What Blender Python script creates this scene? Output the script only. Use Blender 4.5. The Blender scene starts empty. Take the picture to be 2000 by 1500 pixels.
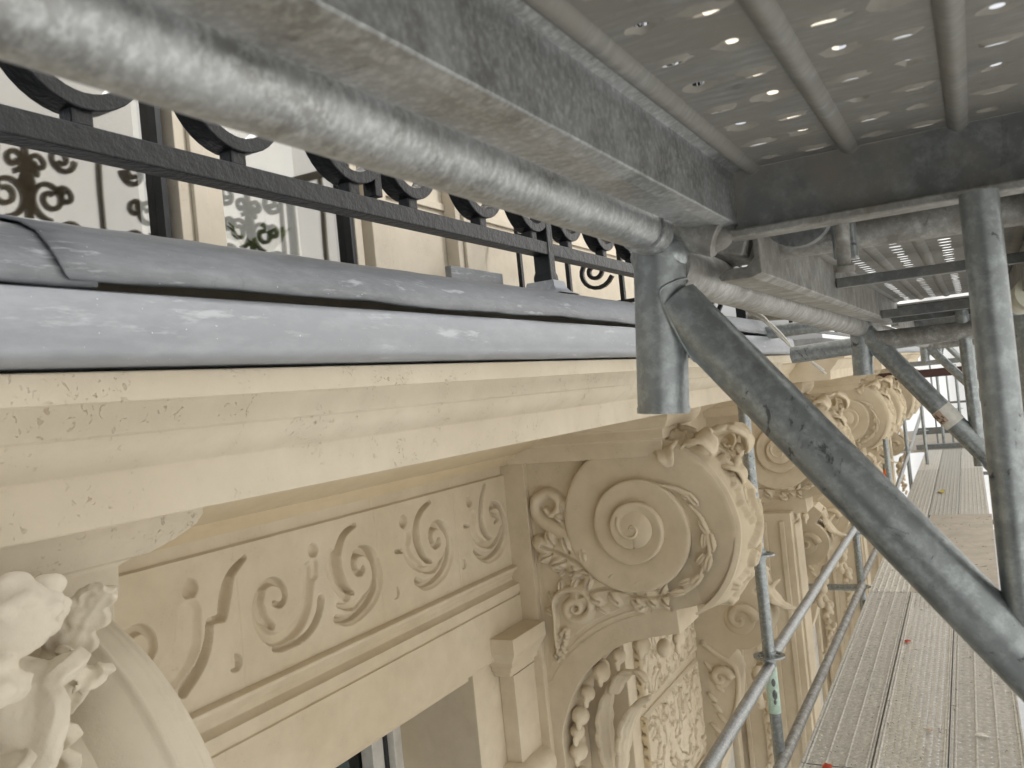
import bpy, bmesh, math, random
import numpy as np
from mathutils import Vector, Matrix
random.seed(7); rng = np.random.default_rng(7)
scn = bpy.context.scene
C = scn.collection
R = math.radians
# ------------------------------------------------------------------ camera
FPX, CX, CY = 1700.0, 1000.0, 750.0
vx = np.array([905.0, -65.0, FPX]); vx /= np.linalg.norm(vx)
ee = -(.1*vx[0]+vx[1])/vx[2]
dn = np.array([.1, 1, ee]); dn /= np.linalg.norm(dn)
M3 = np.array([vx, np.cross(-dn, vx), -dn])          # world axes seen in camera coordinates
cam = bpy.data.cameras.new('camera'); co = bpy.data.objects.new('camera', cam); C.objects.link(co)
rt, upv, bk = M3[:, 0], -M3[:, 1], -M3[:, 2]
co.matrix_world = Matrix(((rt[0], upv[0], bk[0], 0), (rt[1], upv[1], bk[1], 0), (rt[2], upv[2], bk[2], 0), (0, 0, 0, 1)))
cam.sensor_width = 36; cam.lens = 36*FPX/2000; cam.clip_start = .02; cam.clip_end = 500
cam.dof.use_dof = True; cam.dof.focus_distance = 1.7; cam.dof.aperture_fstop = 16
scn.camera = co
# ------------------------------------------------------------------ light
SUN_EL, SUN_AZ = 40, 205
w = bpy.data.worlds.new('World'); scn.world = w; w.use_nodes = True
wn = w.node_tree.nodes; wl = w.node_tree.links
bg = wn['Background']; sky = wn.new('ShaderNodeTexSky'); sky.sky_type = 'NISHITA'; sky.sun_disc = False
sky.sun_elevation = R(SUN_EL); sky.sun_rotation = R(SUN_AZ); sky.dust_density = 4; sky.air_density = 1.0; sky.ozone_density = .6
hs = wn.new('ShaderNodeHueSaturation'); hs.inputs['Saturation'].default_value = .18
wl.new(sky.outputs[0], hs.inputs['Color']); wl.new(hs.outputs[0], bg.inputs[0]); bg.inputs[1].default_value = .15
sl = bpy.data.lights.new('sun', 'SUN'); sl.energy = 3.0; sl.angle = R(14); sl.color = (1, .98, .95)
so = bpy.data.objects.new('sun', sl); C.objects.link(so)
d = Vector((.42*math.cos(R(SUN_EL)), -.90*math.cos(R(SUN_EL)), math.sin(R(SUN_EL))))
so.rotation_euler = d.to_track_quat('Z', 'Y').to_euler()
sky.sun_rotation = math.atan2(d.x, d.y)
scn.view_settings.view_transform = 'Standard'; scn.view_settings.look = 'None'
scn.view_settings.exposure = .46; scn.view_settings.gamma = 1; scn.view_settings.use_curve_mapping = False
scn.render.engine = 'CYCLES'
scn.cycles.max_bounces = 8; scn.cycles.diffuse_bounces = 5; scn.cycles.transmission_bounces = 6

# ------------------------------------------------------------------ helpers
def ray(u, v):
    return M3 @ np.array([(u-CX)/FPX, (v-CY)/FPX, 1.0])
def onX(u, v, X): r = ray(u, v); return r*(X/r[0])
def onY(u, v, Y): r = ray(u, v); return r*(Y/r[1])
def onZ(u, v, Z): r = ray(u, v); return r*(Z/r[2])
def YZ(pts, X=3.0): return [tuple(onX(u, v, X)[1:]) for u, v in pts]
def XZ(pts, Y=1.69): return [(onY(u, v, Y)[0], onY(u, v, Y)[2]) for u, v in pts]

def tag(o, label=None, cat=None, group=None, kind=None):
    if label: o['label'] = label
    if cat: o['category'] = cat
    if group: o['group'] = group
    if kind: o['kind'] = kind
    return o
def empty(name, loc=(0, 0, 0)):
    o = bpy.data.objects.new(name, None); o.location = loc; o.empty_display_size = .1; C.objects.link(o); return o
def link(name, me, mat=None, parent=None, smooth=False, angle=None):
    o = bpy.data.objects.new(name, me); C.objects.link(o)
    if mat and not me.materials: me.materials.append(mat)
    if smooth:
        me.polygons.foreach_set('use_smooth', np.ones(len(me.polygons), dtype=bool))
        if angle: me.set_sharp_from_angle(angle=R(angle))
    if parent: o.parent = parent; o.matrix_parent_inverse = Matrix.Translation(-parent.location) if parent.parent is None else Matrix.Identity(4)
    return o
def copy_tree(o, parent=None):
    c = o.copy(); C.objects.link(c)
    if parent: c.parent = parent
    for ch in list(o.children): copy_tree(ch, c)
    return c
class MB:
    def __init__(s): s.v = []; s.f = []
    def add(s, v, f):
        n = len(s.v); s.v += [tuple(map(float, p)) for p in v]; s.f += [tuple(i+n for i in q) for q in f]; return s
    def box(s, x0, x1, y0, y1, z0, z1):
        return s.add([(x0,y0,z0),(x1,y0,z0),(x1,y1,z0),(x0,y1,z0),(x0,y0,z1),(x1,y0,z1),(x1,y1,z1),(x0,y1,z1)],
                     [(0,3,2,1),(4,5,6,7),(0,1,5,4),(1,2,6,5),(2,3,7,6),(3,0,4,7)])
    def prism(s, prof, x0, x1, caps=True):            # profile of (y,z) extruded along X
        n = len(prof)
        f = [(i, (i+1) % n, (i+1) % n+n, i+n) for i in range(n)]
        if caps: f += [tuple(range(n))[::-1], tuple(range(n, 2*n))]
        return s.add([(x0, y, z) for y, z in prof]+[(x1, y, z) for y, z in prof], f)
    def strip(s, prof, xs, jit=0):                    # open profile swept through many x stations
        n = len(prof); v = []
        for x in xs:
            v += [(x, y+jit*random.uniform(-1, 1), z+jit*random.uniform(-1, 1)) for y, z in prof]
        f = [(k*n+i, k*n+i+1, (k+1)*n+i+1, (k+1)*n+i) for k in range(len(xs)-1) for i in range(n-1)]
        return s.add(v, f)
    def tube(s, a, b, r, n=24, r2=None, caps=True):
        a, b = Vector(a), Vector(b); d = (b-a).normalized(); r2 = r if r2 is None else r2
        p = d.orthogonal().normalized(); q = d.cross(p); v = []
        for c, rr in ((a, r), (b, r2)):
            v += [c+(p*math.cos(t)+q*math.sin(t))*rr for t in [2*math.pi*i/n for i in range(n)]]
        f = [(i, (i+1) % n, (i+1) % n+n, i+n) for i in range(n)]
        if caps: f += [tuple(range(n))[::-1], tuple(range(n, 2*n))]
        return s.add(v, f)
    def sweep(s, pts, rad, n=10, flat=None):          # round or flat bar along a path
        pts = [Vector(p) for p in pts]; m = len(pts)
        if not isinstance(rad, (list, tuple)): rad = [rad]*m
        v = []; up = None
        for i, p in enumerate(pts):
            d = (pts[min(i+1, m-1)]-pts[max(i-1, 0)]).normalized()
            if flat is not None:
                q = Vector(flat[0]); p1 = d.cross(q).normalized(); hw, hd = rad[i], flat[1]
                v += [p+p1*hw+q*hd, p-p1*hw+q*hd, p-p1*hw-q*hd, p+p1*hw-q*hd]
            else:
                if up is None: up = d.orthogonal().normalized()
                up = (up-d*up.dot(d)).normalized(); q = d.cross(up)
                v += [p+(up*math.cos(2*math.pi*k/n)+q*math.sin(2*math.pi*k/n))*rad[i] for k in range(n)]
        nn = 4 if flat is not None else n
        f = [(i*nn+k, i*nn+(k+1) % nn, (i+1)*nn+(k+1) % nn, (i+1)*nn+k) for i in range(m-1) for k in range(nn)]
        f += [tuple(range(nn))[::-1], tuple(range((m-1)*nn, m*nn))]
        return s.add(v, f)
    def ball(s, c, rx, ry, rz, n=10, rot=None):
        v = [];
        for i in range(n+1):
            th = math.pi*i/n
            for k in range(2*n):
                ph = math.pi*k/n; p = Vector((rx*math.sin(th)*math.cos(ph), ry*math.sin(th)*math.sin(ph), rz*math.cos(th)))
                if rot: p.rotate(rot)
                v.append(p+Vector(c))
        m = 2*n
        f = [(i*m+k, (i+1)*m+k, (i+1)*m+(k+1) % m, i*m+(k+1) % m) for i in range(n) for k in range(m)]
        return s.add(v, f)
    def mesh(s, name):
        me = bpy.data.meshes.new(name); me.from_pydata(s.v, [], s.f); me.update(); return me
    def build(s, name, mat, parent=None, smooth=False, angle=None, bevel=0):
        me = s.mesh(name)
        bm = bmesh.new(); bm.from_mesh(me); bmesh.ops.remove_doubles(bm, verts=bm.verts, dist=1e-6)
        bmesh.ops.recalc_face_normals(bm, faces=bm.faces); bm.to_mesh(me); bm.free()
        o = link(name, me, mat, parent, smooth, angle)
        if bevel:
            m = o.modifiers.new('bevel', 'BEVEL'); m.width = bevel; m.segments = 2; m.limit_method = 'ANGLE'; m.angle_limit = R(35)
        return o
def grid_mesh(name, P, mat, parent=None, flip=False, keep=None):  # P: (n,m,3) array
    n, m, _ = P.shape
    me = bpy.data.meshes.new(name); me.vertices.add(n*m); me.vertices.foreach_set('co', P.reshape(-1).astype(np.float32))
    i = np.arange(n-1)[:, None]*m+np.arange(m-1)[None, :]
    q = np.stack([i, i+1, i+m+1, i+m], -1).reshape(-1, 4)
    if keep is not None: q = q[keep.reshape(-1)[q].all(1)]
    if flip: q = q[:, ::-1]
    me.loops.add(q.size); me.loops.foreach_set('vertex_index', q.reshape(-1).astype(np.int32))
    me.polygons.add(len(q)); me.polygons.foreach_set('loop_start', np.arange(0, q.size, 4, dtype=np.int32))
    me.update(calc_edges=True); me.validate()
    return link(name, me, mat, parent, True)
def smooth_pts(pts, n=6):
    if len(pts) < 3: return [tuple(p) for p in pts]
    P = [np.array(p, float) for p in pts]; P = [2*P[0]-P[1]]+P+[2*P[-1]-P[-2]]; out = []
    for i in range(1, len(P)-2):
        for k in range(n):
            t = k/n; a, b, c, d = P[i-1:i+3]
            out.append(.5*(2*b+(c-a)*t+(2*a-5*b+4*c-d)*t*t+(3*b-a-3*c+d)*t**3))
    out.append(P[-2]); return out
# carved relief: heights on a grid
class Relief:
    def __init__(s, a0, a1, b0, b1, step):
        s.a = np.linspace(a0, a1, int((a1-a0)/step)+1); s.b = np.linspace(b0, b1, int((b1-b0)/step)+1)
        s.A, s.B = np.meshgrid(s.a, s.b, indexing='ij'); s.H = np.zeros_like(s.A)
    def _win(s, pts, w):
        P = np.array(pts); lo = P.min(0)-w; hi = P.max(0)+w
        i0, i1 = np.searchsorted(s.a, [lo[0], hi[0]]); j0, j1 = np.searchsorted(s.b, [lo[1], hi[1]])
        return slice(i0, i1), slice(j0, j1)
    def curve(s, pts, w0, w1, h, mode='add', sm=6, mid=None, offset=0):
        P = smooth_pts(pts, sm); L = len(P)-1
        W = max(w0, w1, mid or 0); sl = s._win(P, W*1.1); A, B = s.A[sl], s.B[sl]
        if A.size == 0: return s
        best = np.full(A.shape, 9.0); 
        for k in range(L):
            p, q = np.array(P[k]), np.array(P[k+1]); dd = q-p; l2 = dd@dd+1e-12
            t = np.clip(((A-p[0])*dd[0]+(B-p[1])*dd[1])/l2, 0, 1)
            dist = np.hypot(A-p[0]-t*dd[0], B-p[1]-t*dd[1]); g = (k+t)/L
            wd = w0+(w1-w0)*g if mid is None else np.interp(g, [0, .5, 1], [w0, mid, w1])
            best = np.minimum(best, dist/np.maximum(wd, 1e-4))
        k = np.sqrt(np.clip(1-best**2, 0, 1))
        if mode == 'add': s.H[sl] = np.maximum(s.H[sl], h*k+offset*(k > 0))
        elif mode == 'cut': s.H[sl] = s.H[sl]-h*k
        elif mode == 'groove': s.H[sl] = np.minimum(s.H[sl], -h*np.clip((1-best)*2.6, 0, 1)**.8)
        return s
    def lobe(s, c, ra, rb, ang, h, vein=True, mode='add'):
        sl = s._win([c], max(ra, rb)*1.05); A, B = s.A[sl]-c[0], s.B[sl]-c[1]
        ca, sa = math.cos(ang), math.sin(ang); x = (A*ca+B*sa)/ra; y = (-A*sa+B*ca)/rb
        k = np.sqrt(np.clip(1-x*x-y*y, 0, 1)); hh = h*k
        if vein: hh = hh*(1-.45*np.exp(-(y/.22)**2)*(x < .75))
        if mode == 'add': s.H[sl] = np.maximum(s.H[sl], hh)
        else: s.H[sl] = np.where(k > 0, np.minimum(s.H[sl], -hh), s.H[sl])
        return s
    def leaf(s, pts, w, h, n=5, grow=1.0):               # acanthus leaf: solid body, scalloped edge, sunk vein
        P = smooth_pts(pts, 8); L = len(P)-1
        s.curve(pts, w*.55, w*.35, h*.72, mid=w*.72)
        for i in range(n):
            g = (i+.35)/n; k = int(g*L); p = np.array(P[k]); d = np.array(P[min(k+1, L)])-p; a = math.atan2(d[1], d[0])
            ww = w*(math.sin(math.pi*(.22+.62*g))**.6)
            for sg in (-1, 1):
                aa = a+sg*R(46); c = p+np.array([math.cos(aa), math.sin(aa)])*ww*.62
                s.lobe(c, ww*.50, ww*.36, aa, h, False)
                s.curve([tuple(p+np.array([math.cos(aa), math.sin(aa)])*ww*.25), tuple(p+np.array([math.cos(aa), math.sin(aa)])*ww*.85)], w*.07, w*.04, h*.35, mode='cut', sm=2)
        s.lobe(P[-1], w*.60, w*.42, a, h, False)
        s.curve(pts, w*.10, w*.06, h*.45, mode='cut')
        return s
    def noise(s, amp, scale):
        s.H += amp*vnoise(s.A*scale, s.B*scale); return s
_T = rng.random((64, 64))
def vnoise(x, y):
    xi = np.floor(x).astype(int); yi = np.floor(y).astype(int); fx = x-xi; fy = y-yi
    fx = fx*fx*(3-2*fx); fy = fy*fy*(3-2*fy); g = lambda a, b: _T[a % 64, b % 64]
    return (g(xi, yi)*(1-fx)+g(xi+1, yi)*fx)*(1-fy)+(g(xi, yi+1)*(1-fx)+g(xi+1, yi+1)*fx)*fy-.5

# ------------------------------------------------------------------ materials
def mat(name):
    m = bpy.data.materials.new(name); m.use_nodes = True; nt = m.node_tree
    return m, nt.nodes, nt.links, nt.nodes['Principled BSDF']
def tex(n, l, kind, scale, detail=6, rough=.6, coord='Object', stretch=None, dist=0):
    tc = n.new('ShaderNodeTexCoord'); mp = n.new('ShaderNodeMapping'); l.new(tc.outputs[coord], mp.inputs[0])
    if stretch: mp.inputs['Scale'].default_value = stretch
    t = n.new('ShaderNodeTexNoise' if kind == 'noise' else 'ShaderNodeTexVoronoi'); l.new(mp.outputs[0], t.inputs['Vector'])
    t.inputs['Scale'].default_value = scale
    if kind == 'noise': t.inputs['Detail'].default_value = detail; t.inputs['Roughness'].default_value = rough; t.inputs['Distortion'].default_value = dist
    return t
def ramp(n, l, src, stops):
    r = n.new('ShaderNodeValToRGB'); l.new(src, r.inputs[0]); e = r.color_ramp.elements
    while len(e) < len(stops): e.new(.5)
    for i, (p, c) in enumerate(stops):
        e[i].position = p; e[i].color = (c, c, c, 1) if isinstance(c, (int, float)) else (*c, 1)
    return r
def mix(n, l, fac, a, b, mode='MIX'):
    m = n.new('ShaderNodeMix'); m.data_type = 'RGBA'; m.blend_type = mode
    for s, x in ((m.inputs[0], fac), (m.inputs[6], a), (m.inputs[7], b)):
        if hasattr(x, 'links'): l.new(x, s)
        elif isinstance(x, (int, float)): s.default_value = x
        else: s.default_value = (*x, 1)
    return m.outputs[2]
def bump(n, l, b, pairs):
    prev = None
    for src, st, dist in pairs:
        u = n.new('ShaderNodeBump'); u.inputs['Strength'].default_value = st; u.inputs['Distance'].default_value = dist
        l.new(src, u.inputs['Height'])
        if prev: l.new(prev.outputs[0], u.inputs['Normal'])
        prev = u
    l.new(prev.outputs[0], b.inputs['Normal'])
def stone(name, c1, c2, pit=.5, rough=.85, speck=.5):
    m, n, l, b = mat(name)
    big = tex(n, l, 'noise', 2.2, 5, .6); mid = tex(n, l, 'noise', 14, 6, .6); fine = tex(n, l, 'noise', 160, 4, .7)
    pt = tex(n, l, 'noise', 85, 3, .6, dist=1.8)
    col = mix(n, l, ramp(n, l, big.outputs[0], [(.35, 0), (.68, 1)]).outputs[0], c1, c2)
    col = mix(n, l, ramp(n, l, mid.outputs[0], [(.35, 0), (.75, .4)]).outputs[0], col, [x*.78 for x in c1])
    pr = ramp(n, l, pt.outputs[0], [(.60, 0), (.66, 1)])
    msk = mix(n, l, 1, pr.outputs[0], ramp(n, l, mid.outputs[0], [(.5, 0), (.6, 1)]).outputs[0], 'MULTIPLY')
    col = mix(n, l, msk if speck else 0.0, col, [x*(1-k*speck) for x, k in zip(c1, (.38, .46, .55))])
    l.new(col, b.inputs['Base Color']); b.inputs['Roughness'].default_value = rough; b.inputs['Specular IOR Level'].default_value = .3
    inv = n.new('ShaderNodeInvert'); l.new(msk, inv.inputs['Color'])
    bump(n, l, b, [(fine.outputs[0], .25*pit, .002), (mid.outputs[0], .25*pit, .006), (inv.outputs[0], .6*pit*(1 if speck else 0), .003)])
    return m
def metal(name, c1, c2, rough=(.35, .6), metallic=.75, scale=1, scuff=.6, dirt=0.0, streak=None, bumpy=.2, tight=False, spots=False):
    m, n, l, b = mat(name)
    big = tex(n, l, 'noise', 9*scale, 6, .65, stretch=streak, dist=.6); fine = tex(n, l, 'noise', 70*scale, 5, .7, stretch=streak)
    sp = tex(n, l, 'noise', 22*scale, 7, .7, dist=1.2)
    col = mix(n, l, ramp(n, l, big.outputs[0], [(.40, 0), (.64, 1)] if tight else [(.32, 0), (.7, 1)]).outputs[0], c1, c2)
    col = mix(n, l, ramp(n, l, fine.outputs[0], [(.45, 0), (.75, .25 if spots else .7)]).outputs[0], col, [min(1, x*1.7) for x in c2])
    s1 = ramp(n, l, sp.outputs[0], [(.615, 0), (.66, 1)])
    col = mix(n, l, mix(n, l, scuff, (0, 0, 0), s1.outputs[0]), col, [x*.22 for x in c1])
    rr = n.new('ShaderNodeMapRange'); l.new(big.outputs[0], rr.inputs[0]); rr.inputs[1].default_value = .3; rr.inputs[2].default_value = .7
    rr.inputs[3].default_value = rough[0]; rr.inputs[4].default_value = rough[1]; l.new(rr.outputs[0], b.inputs['Roughness'])
    if dirt:
        dt = tex(n, l, 'noise', 16*scale, 6, .7); dr = ramp(n, l, dt.outputs[0], [(.5-.25*dirt, 0), (.62, 1)])
        col = mix(n, l, dr.outputs[0], col, (.185, .175, .155))
        mt = n.new('ShaderNodeMapRange'); l.new(dr.outputs[0], mt.inputs[0]); mt.inputs[3].default_value = metallic; mt.inputs[4].default_value = .1
        l.new(mt.outputs[0], b.inputs['Metallic'])
    else: b.inputs['Metallic'].default_value = metallic
    if spots:
        sd = tex(n, l, 'noise', 240, 2, .5); sc_ = tex(n, l, 'noise', 30, 5, .7, stretch=(.25, 1.5, 1.5)); sr = ramp(n, l, sd.outputs[0], [(.755, 0), (.77, 1)])
        col = mix(n, l, sr.outputs[0], col, (.75, .76, .78)); st_ = ramp(n, l, sc_.outputs[0], [(.60, 0), (.70, .55)])
        col = mix(n, l, st_.outputs[0], col, (.62, .64, .67))
    l.new(col, b.inputs['Base Color'])
    bump(n, l, b, [(fine.outputs[0], bumpy, .0012), (big.outputs[0], bumpy, .004)])
    return m
M = {}
M['stone'] = stone('cream_stone', (.58, .49, .35), (.64, .56, .43), .7, speck=.2)
M['stone_old'] = stone('weathered_stone', (.55, .48, .37), (.62, .55, .44), 1.1, speck=.5)
M['stone_warm'] = stone('ochre_stone', (.55, .445, .29), (.59, .49, .335), .3, speck=.0)
M['stone_white'] = stone('chalky_stone', (.60, .535, .425), (.70, .64, .53), 1.6, speck=.0)
M['stone_pale'] = stone('pale_stone', (.56, .50, .40), (.62, .56, .46), .6, speck=.3)
M['galv'] = metal('galvanised_steel', (.245, .265, .265), (.32, .345, .35), (.34, .48), .82, 1, .8)
M['galv_near'] = metal('blotched_galvanised_steel', (.235, .237, .228), (.43, .445, .45), (.34, .5), .75, 3.0, .45, streak=(1.1, .85, .85), bumpy=.12)
M['galv_dusty'] = metal('dusty_galvanised_steel', (.27, .27, .26), (.42, .42, .40), (.4, .6), .7, 1.6, .5, dirt=.55)
M['galv_dark'] = metal('dull_galvanised_sheet', (.14, .15, .152), (.22, .235, .24), (.35, .55), .6, .8, .25, dirt=.12)
M['deck_under'] = metal('dusty_perforated_sheet', (.16, .16, .15), (.235, .235, .22), (.5, .75), .4, .9, .4, dirt=.6, streak=(2.5, .5, 1))
M['deck_top'] = metal('trodden_deck_sheet', (.45, .43, .385), (.55, .53, .475), (.55, .8), .15, .7, .35, bumpy=.15)
M['lead'] = metal('patinated_lead', (.16, .168, .18), (.25, .26, .275), (.40, .55), .4, 1.3, .1, streak=(.35, 1.2, 1.2), bumpy=.25, spots=True)
M['lead_bright'] = metal('pale_lead', (.285, .30, .325), (.35, .365, .39), (.42, .52), .35, .6, .05, streak=(.3, 1.0, 1.0), bumpy=.1, spots=True)
def vary(m, lo, hi):
    n, l = m.node_tree.nodes, m.node_tree.links; b = n['Principled BSDF']; src = b.inputs['Base Color'].links[0].from_socket
    oi = n.new('ShaderNodeObjectInfo'); mr = n.new('ShaderNodeMapRange'); mr.inputs[3].default_value = lo; mr.inputs[4].default_value = hi
    l.new(oi.outputs['Random'], mr.inputs[0]); h = n.new('ShaderNodeHueSaturation'); l.new(mr.outputs[0], h.inputs['Value']); l.new(src, h.inputs['Color']); l.new(h.outputs[0], b.inputs['Base Color'])
vary(M['deck_top'], .80, 1.12)
def iron():
    m, n, l, b = mat('black_gloss_iron'); f = tex(n, l, 'noise', 90, 5, .6); g = tex(n, l, 'noise', 25, 3, .6)
    b.inputs['Base Color'].default_value = (.008, .009, .011, 1); b.inputs['Roughness'].default_value = .34; b.inputs['Specular IOR Level'].default_value = .35
    b.inputs['Coat Weight'].default_value = .15; b.inputs['Coat Roughness'].default_value = .15
    bump(n, l, b, [(f.outputs[0], .9, .003), (g.outputs[0], .6, .005)]); return m
M['iron'] = iron()
def plain(name, c, r=.6, met=0, nz=None):
    m, n, l, b = mat(name); t = tex(n, l, 'noise', nz or 20, 5, .6)
    l.new(mix(n, l, ramp(n, l, t.outputs[0], [(.35, 0), (.7, 1)]).outputs[0], c, [min(1, x*.78) for x in c]), b.inputs['Base Color'])
    b.inputs['Roughness'].default_value = r; b.inputs['Metallic'].default_value = met; return m
M['deck_rim'] = plain('dust_caked_rim', (.30, .285, .25), .75, .25, 60)
M['curtain'] = plain('brown_interior', (.22, .17, .11), .8)
M['frame'] = plain('grey_white_paint', (.62, .60, .55), .45)
M['frame_dark'] = plain('dark_seal', (.02, .022, .025), .4)
M['rope'] = plain('white_rope', (.78, .75, .68), .9, nz=200)
M['red'] = plain('red_plastic', (.62, .08, .03), .5)
M['orange'] = plain('orange_tape', (.85, .17, .03), .5)
M['yellow'] = plain('yellow_leaf', (.55, .45, .06), .7)
M['flake'] = plain('white_flake', (.80, .78, .73), .8)
M['dark_flake'] = plain('dark_flake', (.10, .08, .06), .8)
M['mint'] = plain('worn_mint_label', (.55, .72, .62), .6, nz=60)
M['label'] = plain('white_label', (.74, .72, .66), .6, nz=60)
M['label_print'] = plain('brown_print', (.12, .07, .05), .6)
M['label_tan'] = plain('worn_tan_label', (.55, .42, .32), .6, nz=120)
M['redbeam'] = plain('red_oxide_steel', (.075, .03, .025), .6)
M['ply'] = plain('dusty_plywood', (.50, .45, .375), .85, nz=6)
M['street'] = plain('street_asphalt', (.30, .30, .29), .9, nz=3)
M['pvc'] = plain('cream_plastic', (.68, .68, .56), .4)
def sheet():
    m, n, l, b = mat('white_netting'); nt = tex(n, l, 'noise', 1.6, 6, .6, stretch=(1, 1, .25), dist=1)
    o = n['Material Output']; df = n.new('ShaderNodeBsdfDiffuse'); tr = n.new('ShaderNodeBsdfTranslucent'); mx = n.new('ShaderNodeMixShader')
    col = mix(n, l, ramp(n, l, nt.outputs[0], [(.35, 0), (.7, 1)]).outputs[0], (.82, .83, .83), (.93, .92, .89))
    l.new(col, df.inputs[0]); l.new(col, tr.inputs[0]); mx.inputs[0].default_value = .6
    l.new(df.outputs[0], mx.inputs[1]); l.new(tr.outputs[0], mx.inputs[2]); l.new(mx.outputs[0], o.inputs[0]); return m
M['sheet'] = sheet()
def glass(name, fac, tint):
    m, n, l, b = mat(name); o = n['Material Output']; gl = n.new('ShaderNodeBsdfGlossy'); gl.inputs['Roughness'].default_value = .03
    tr = n.new('ShaderNodeBsdfTransparent'); tr.inputs[0].default_value = (*tint, 1); mx = n.new('ShaderNodeMixShader'); mx.inputs[0].default_value = fac
    nz = tex(n, l, 'noise', 1.3, 2, .5); bu = n.new('ShaderNodeBump'); bu.inputs['Strength'].default_value = .12; bu.inputs['Distance'].default_value = .02
    l.new(nz.outputs[0], bu.inputs['Height']); l.new(bu.outputs[0], gl.inputs['Normal'])
    l.new(tr.outputs[0], mx.inputs[1]); l.new(gl.outputs[0], mx.inputs[2]); l.new(mx.outputs[0], o.inputs[0]); return m
M['glass'] = glass('coated_window_glass', .36, (.8, .78, .72)); M['glass_dark'] = glass('dark_window_glass', .07, (.25, .3, .3))

# ================================================================== ground
tag(link('street', MB().box(-80, 160, -120, 80, -12.2, -12).mesh('street'), M['street']), 'pale asphalt street far below the scaffold', kind='structure')

# ================================================================== facade
fac = empty('stone_building'); tag(fac, 'cream carved stone facade with scrolled consoles under a leaded balcony cornice', 'building')
STAX = list(np.linspace(-1.5, 3.7, 60))
# --- lead-topped cornice of the balcony
corn = [(1.30, .058), (.672, .058), (.668, .030), (.700, .034), (.706, .020), (.710, .010), (.711, .002), (.717, .0015), (.718, -.006), (.723, -.014), (.732, -.024), (.744, -.031), (.750, -.034),
        (.751, -.086), (1.45, -.086)]
def cap_ends(mb, prof, x0, x1):
    n = len(prof); return mb.add([(x0, y, z) for y, z in prof]+[(x1, y, z) for y, z in prof], [tuple(range(n)), tuple(range(n, 2*n))[::-1]])
mb = MB(); mb.strip(corn, [-1.5, .8, 1.6, 2.4, 3.7]); cap_ends(mb, corn, -1.5, 3.7)
o = mb.build('cornice', M['stone_old'], fac, True, 25); tag(o, 'weathered stepped stone cornice under the lead')
bev = o.modifiers.new('bevel', 'BEVEL'); bev.width = .0016; bev.segments = 2; bev.limit_method = 'ANGLE'; bev.angle_limit = R(30)
low = [(.80, .128), (.664, .1278), (.6565, .1255), (.653, .120), (.6505, .108), (.649, .095), (.648, .084), (.6488, .076), (.6525, .0695), (.659, .0645), (.669, .0620), (.80, .0620)]
mb = MB(); mb.strip(low, STAX, .0004); cap_ends(mb, low, -1.5, 3.7)
tag(mb.build('lead_apron', M['lead_bright'], fac, True, 40), 'smooth pale lead facing below the groove')
capn = [(1.30, .225), (.98, .222), (.86, .218), (.79, .210), (.745, .200), (.712, .190), (.688, .178), (.670, .162), (.662, .148), (.658, .138), (.659, .132), (.668, .131)]
def lead_cap(x0, x1, off, seam):
    xs = list(np.linspace(x0, x1, max(8, int((x1-x0)/.04)))); v = []; n = len(capn)
    for x in xs:
        wv = .0022*math.sin(x*9+1)+.0015*math.sin(x*23)
        for i, (y, z) in enumerate(capn):
            s = seam*(1-i/(n-1))*max(0, 1-(x-x0)/.05) if seam else 0
            s2 = -.018*math.sin(math.pi*i/(n-1)) if seam and x == x0 else 0
            v.append((x+s+s2, y-off-(wv if i > 6 else 0)+random.uniform(-.0006, .0006), z+off+random.uniform(-.0007, .0007)+(wv*.5 if i > 8 else 0)))
    f = [(k*n+i, k*n+i+1, (k+1)*n+i+1, (k+1)*n+i) for k in range(len(xs)-1) for i in range(n-1)]
    return MB().add(v, f)
o = lead_cap(-1.5, .50, 0, 0).build('lead_capping', M['lead'], fac, True); o.modifiers.new('t', 'SOLIDIFY').thickness = .002
tag(o, 'nearest lead capping sheet, tucked under the seam')
o = lead_cap(.475, 3.7, .0045, .012).build('lead_capping', M['lead'], fac, True); o.modifiers.new('t', 'SOLIDIFY').thickness = .003
tag(o, 'long lead capping sheet lapped over the near one')
# balcony slab body
MB().box(-1.5, 3.69, .801, 2.0, .0625, .165).build('balcony_slab', M['stone_old'], fac)
# --- bed moulding and frieze back wall (Y=1.69)
F = 1.69
def bed(x0, x1, m, nm='bed_moulding', lab=None):
    p = [(1.75, -.088), (1.42, -.088), (1.44, -.13), (1.47, -.165), (1.52, -.195), (1.57, -.212), (1.60, -.222), (1.602, -.236), (1.645, -.238), (1.648, -.262), (1.75, -.262)]
    o = MB().prism(p, x0, x1).build(nm, m, fac, True, 30)
    if lab: tag(o, lab)
bed(-.5, 2.998, M['stone_warm'], lab='smooth ochre moulding between frieze and cornice')
# frieze relief
rel = Relief(.45, 2.998, -.658, -.262, .0027)
def g(pts, w0, w1, h, mode='groove', **k):
    if k.get('mid'): k['mid'] *= 1.7
    rel.curve(XZ(pts), max(w0*1.65, .0062), max(w1*1.65, .0062), h, mode, **k)
def z7(p): return [(x*.35, 975+y*.35) for x, y in p]
def z8(p): return [(650+x*.35, 975+y*.35) for x, y in p]
rel.H[:] = 0
G = .010
def dot(c, r, h=.012):
    p = XZ([c])[0]; rel.lobe(p, r, r, 0, h, False, 'cut')
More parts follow.
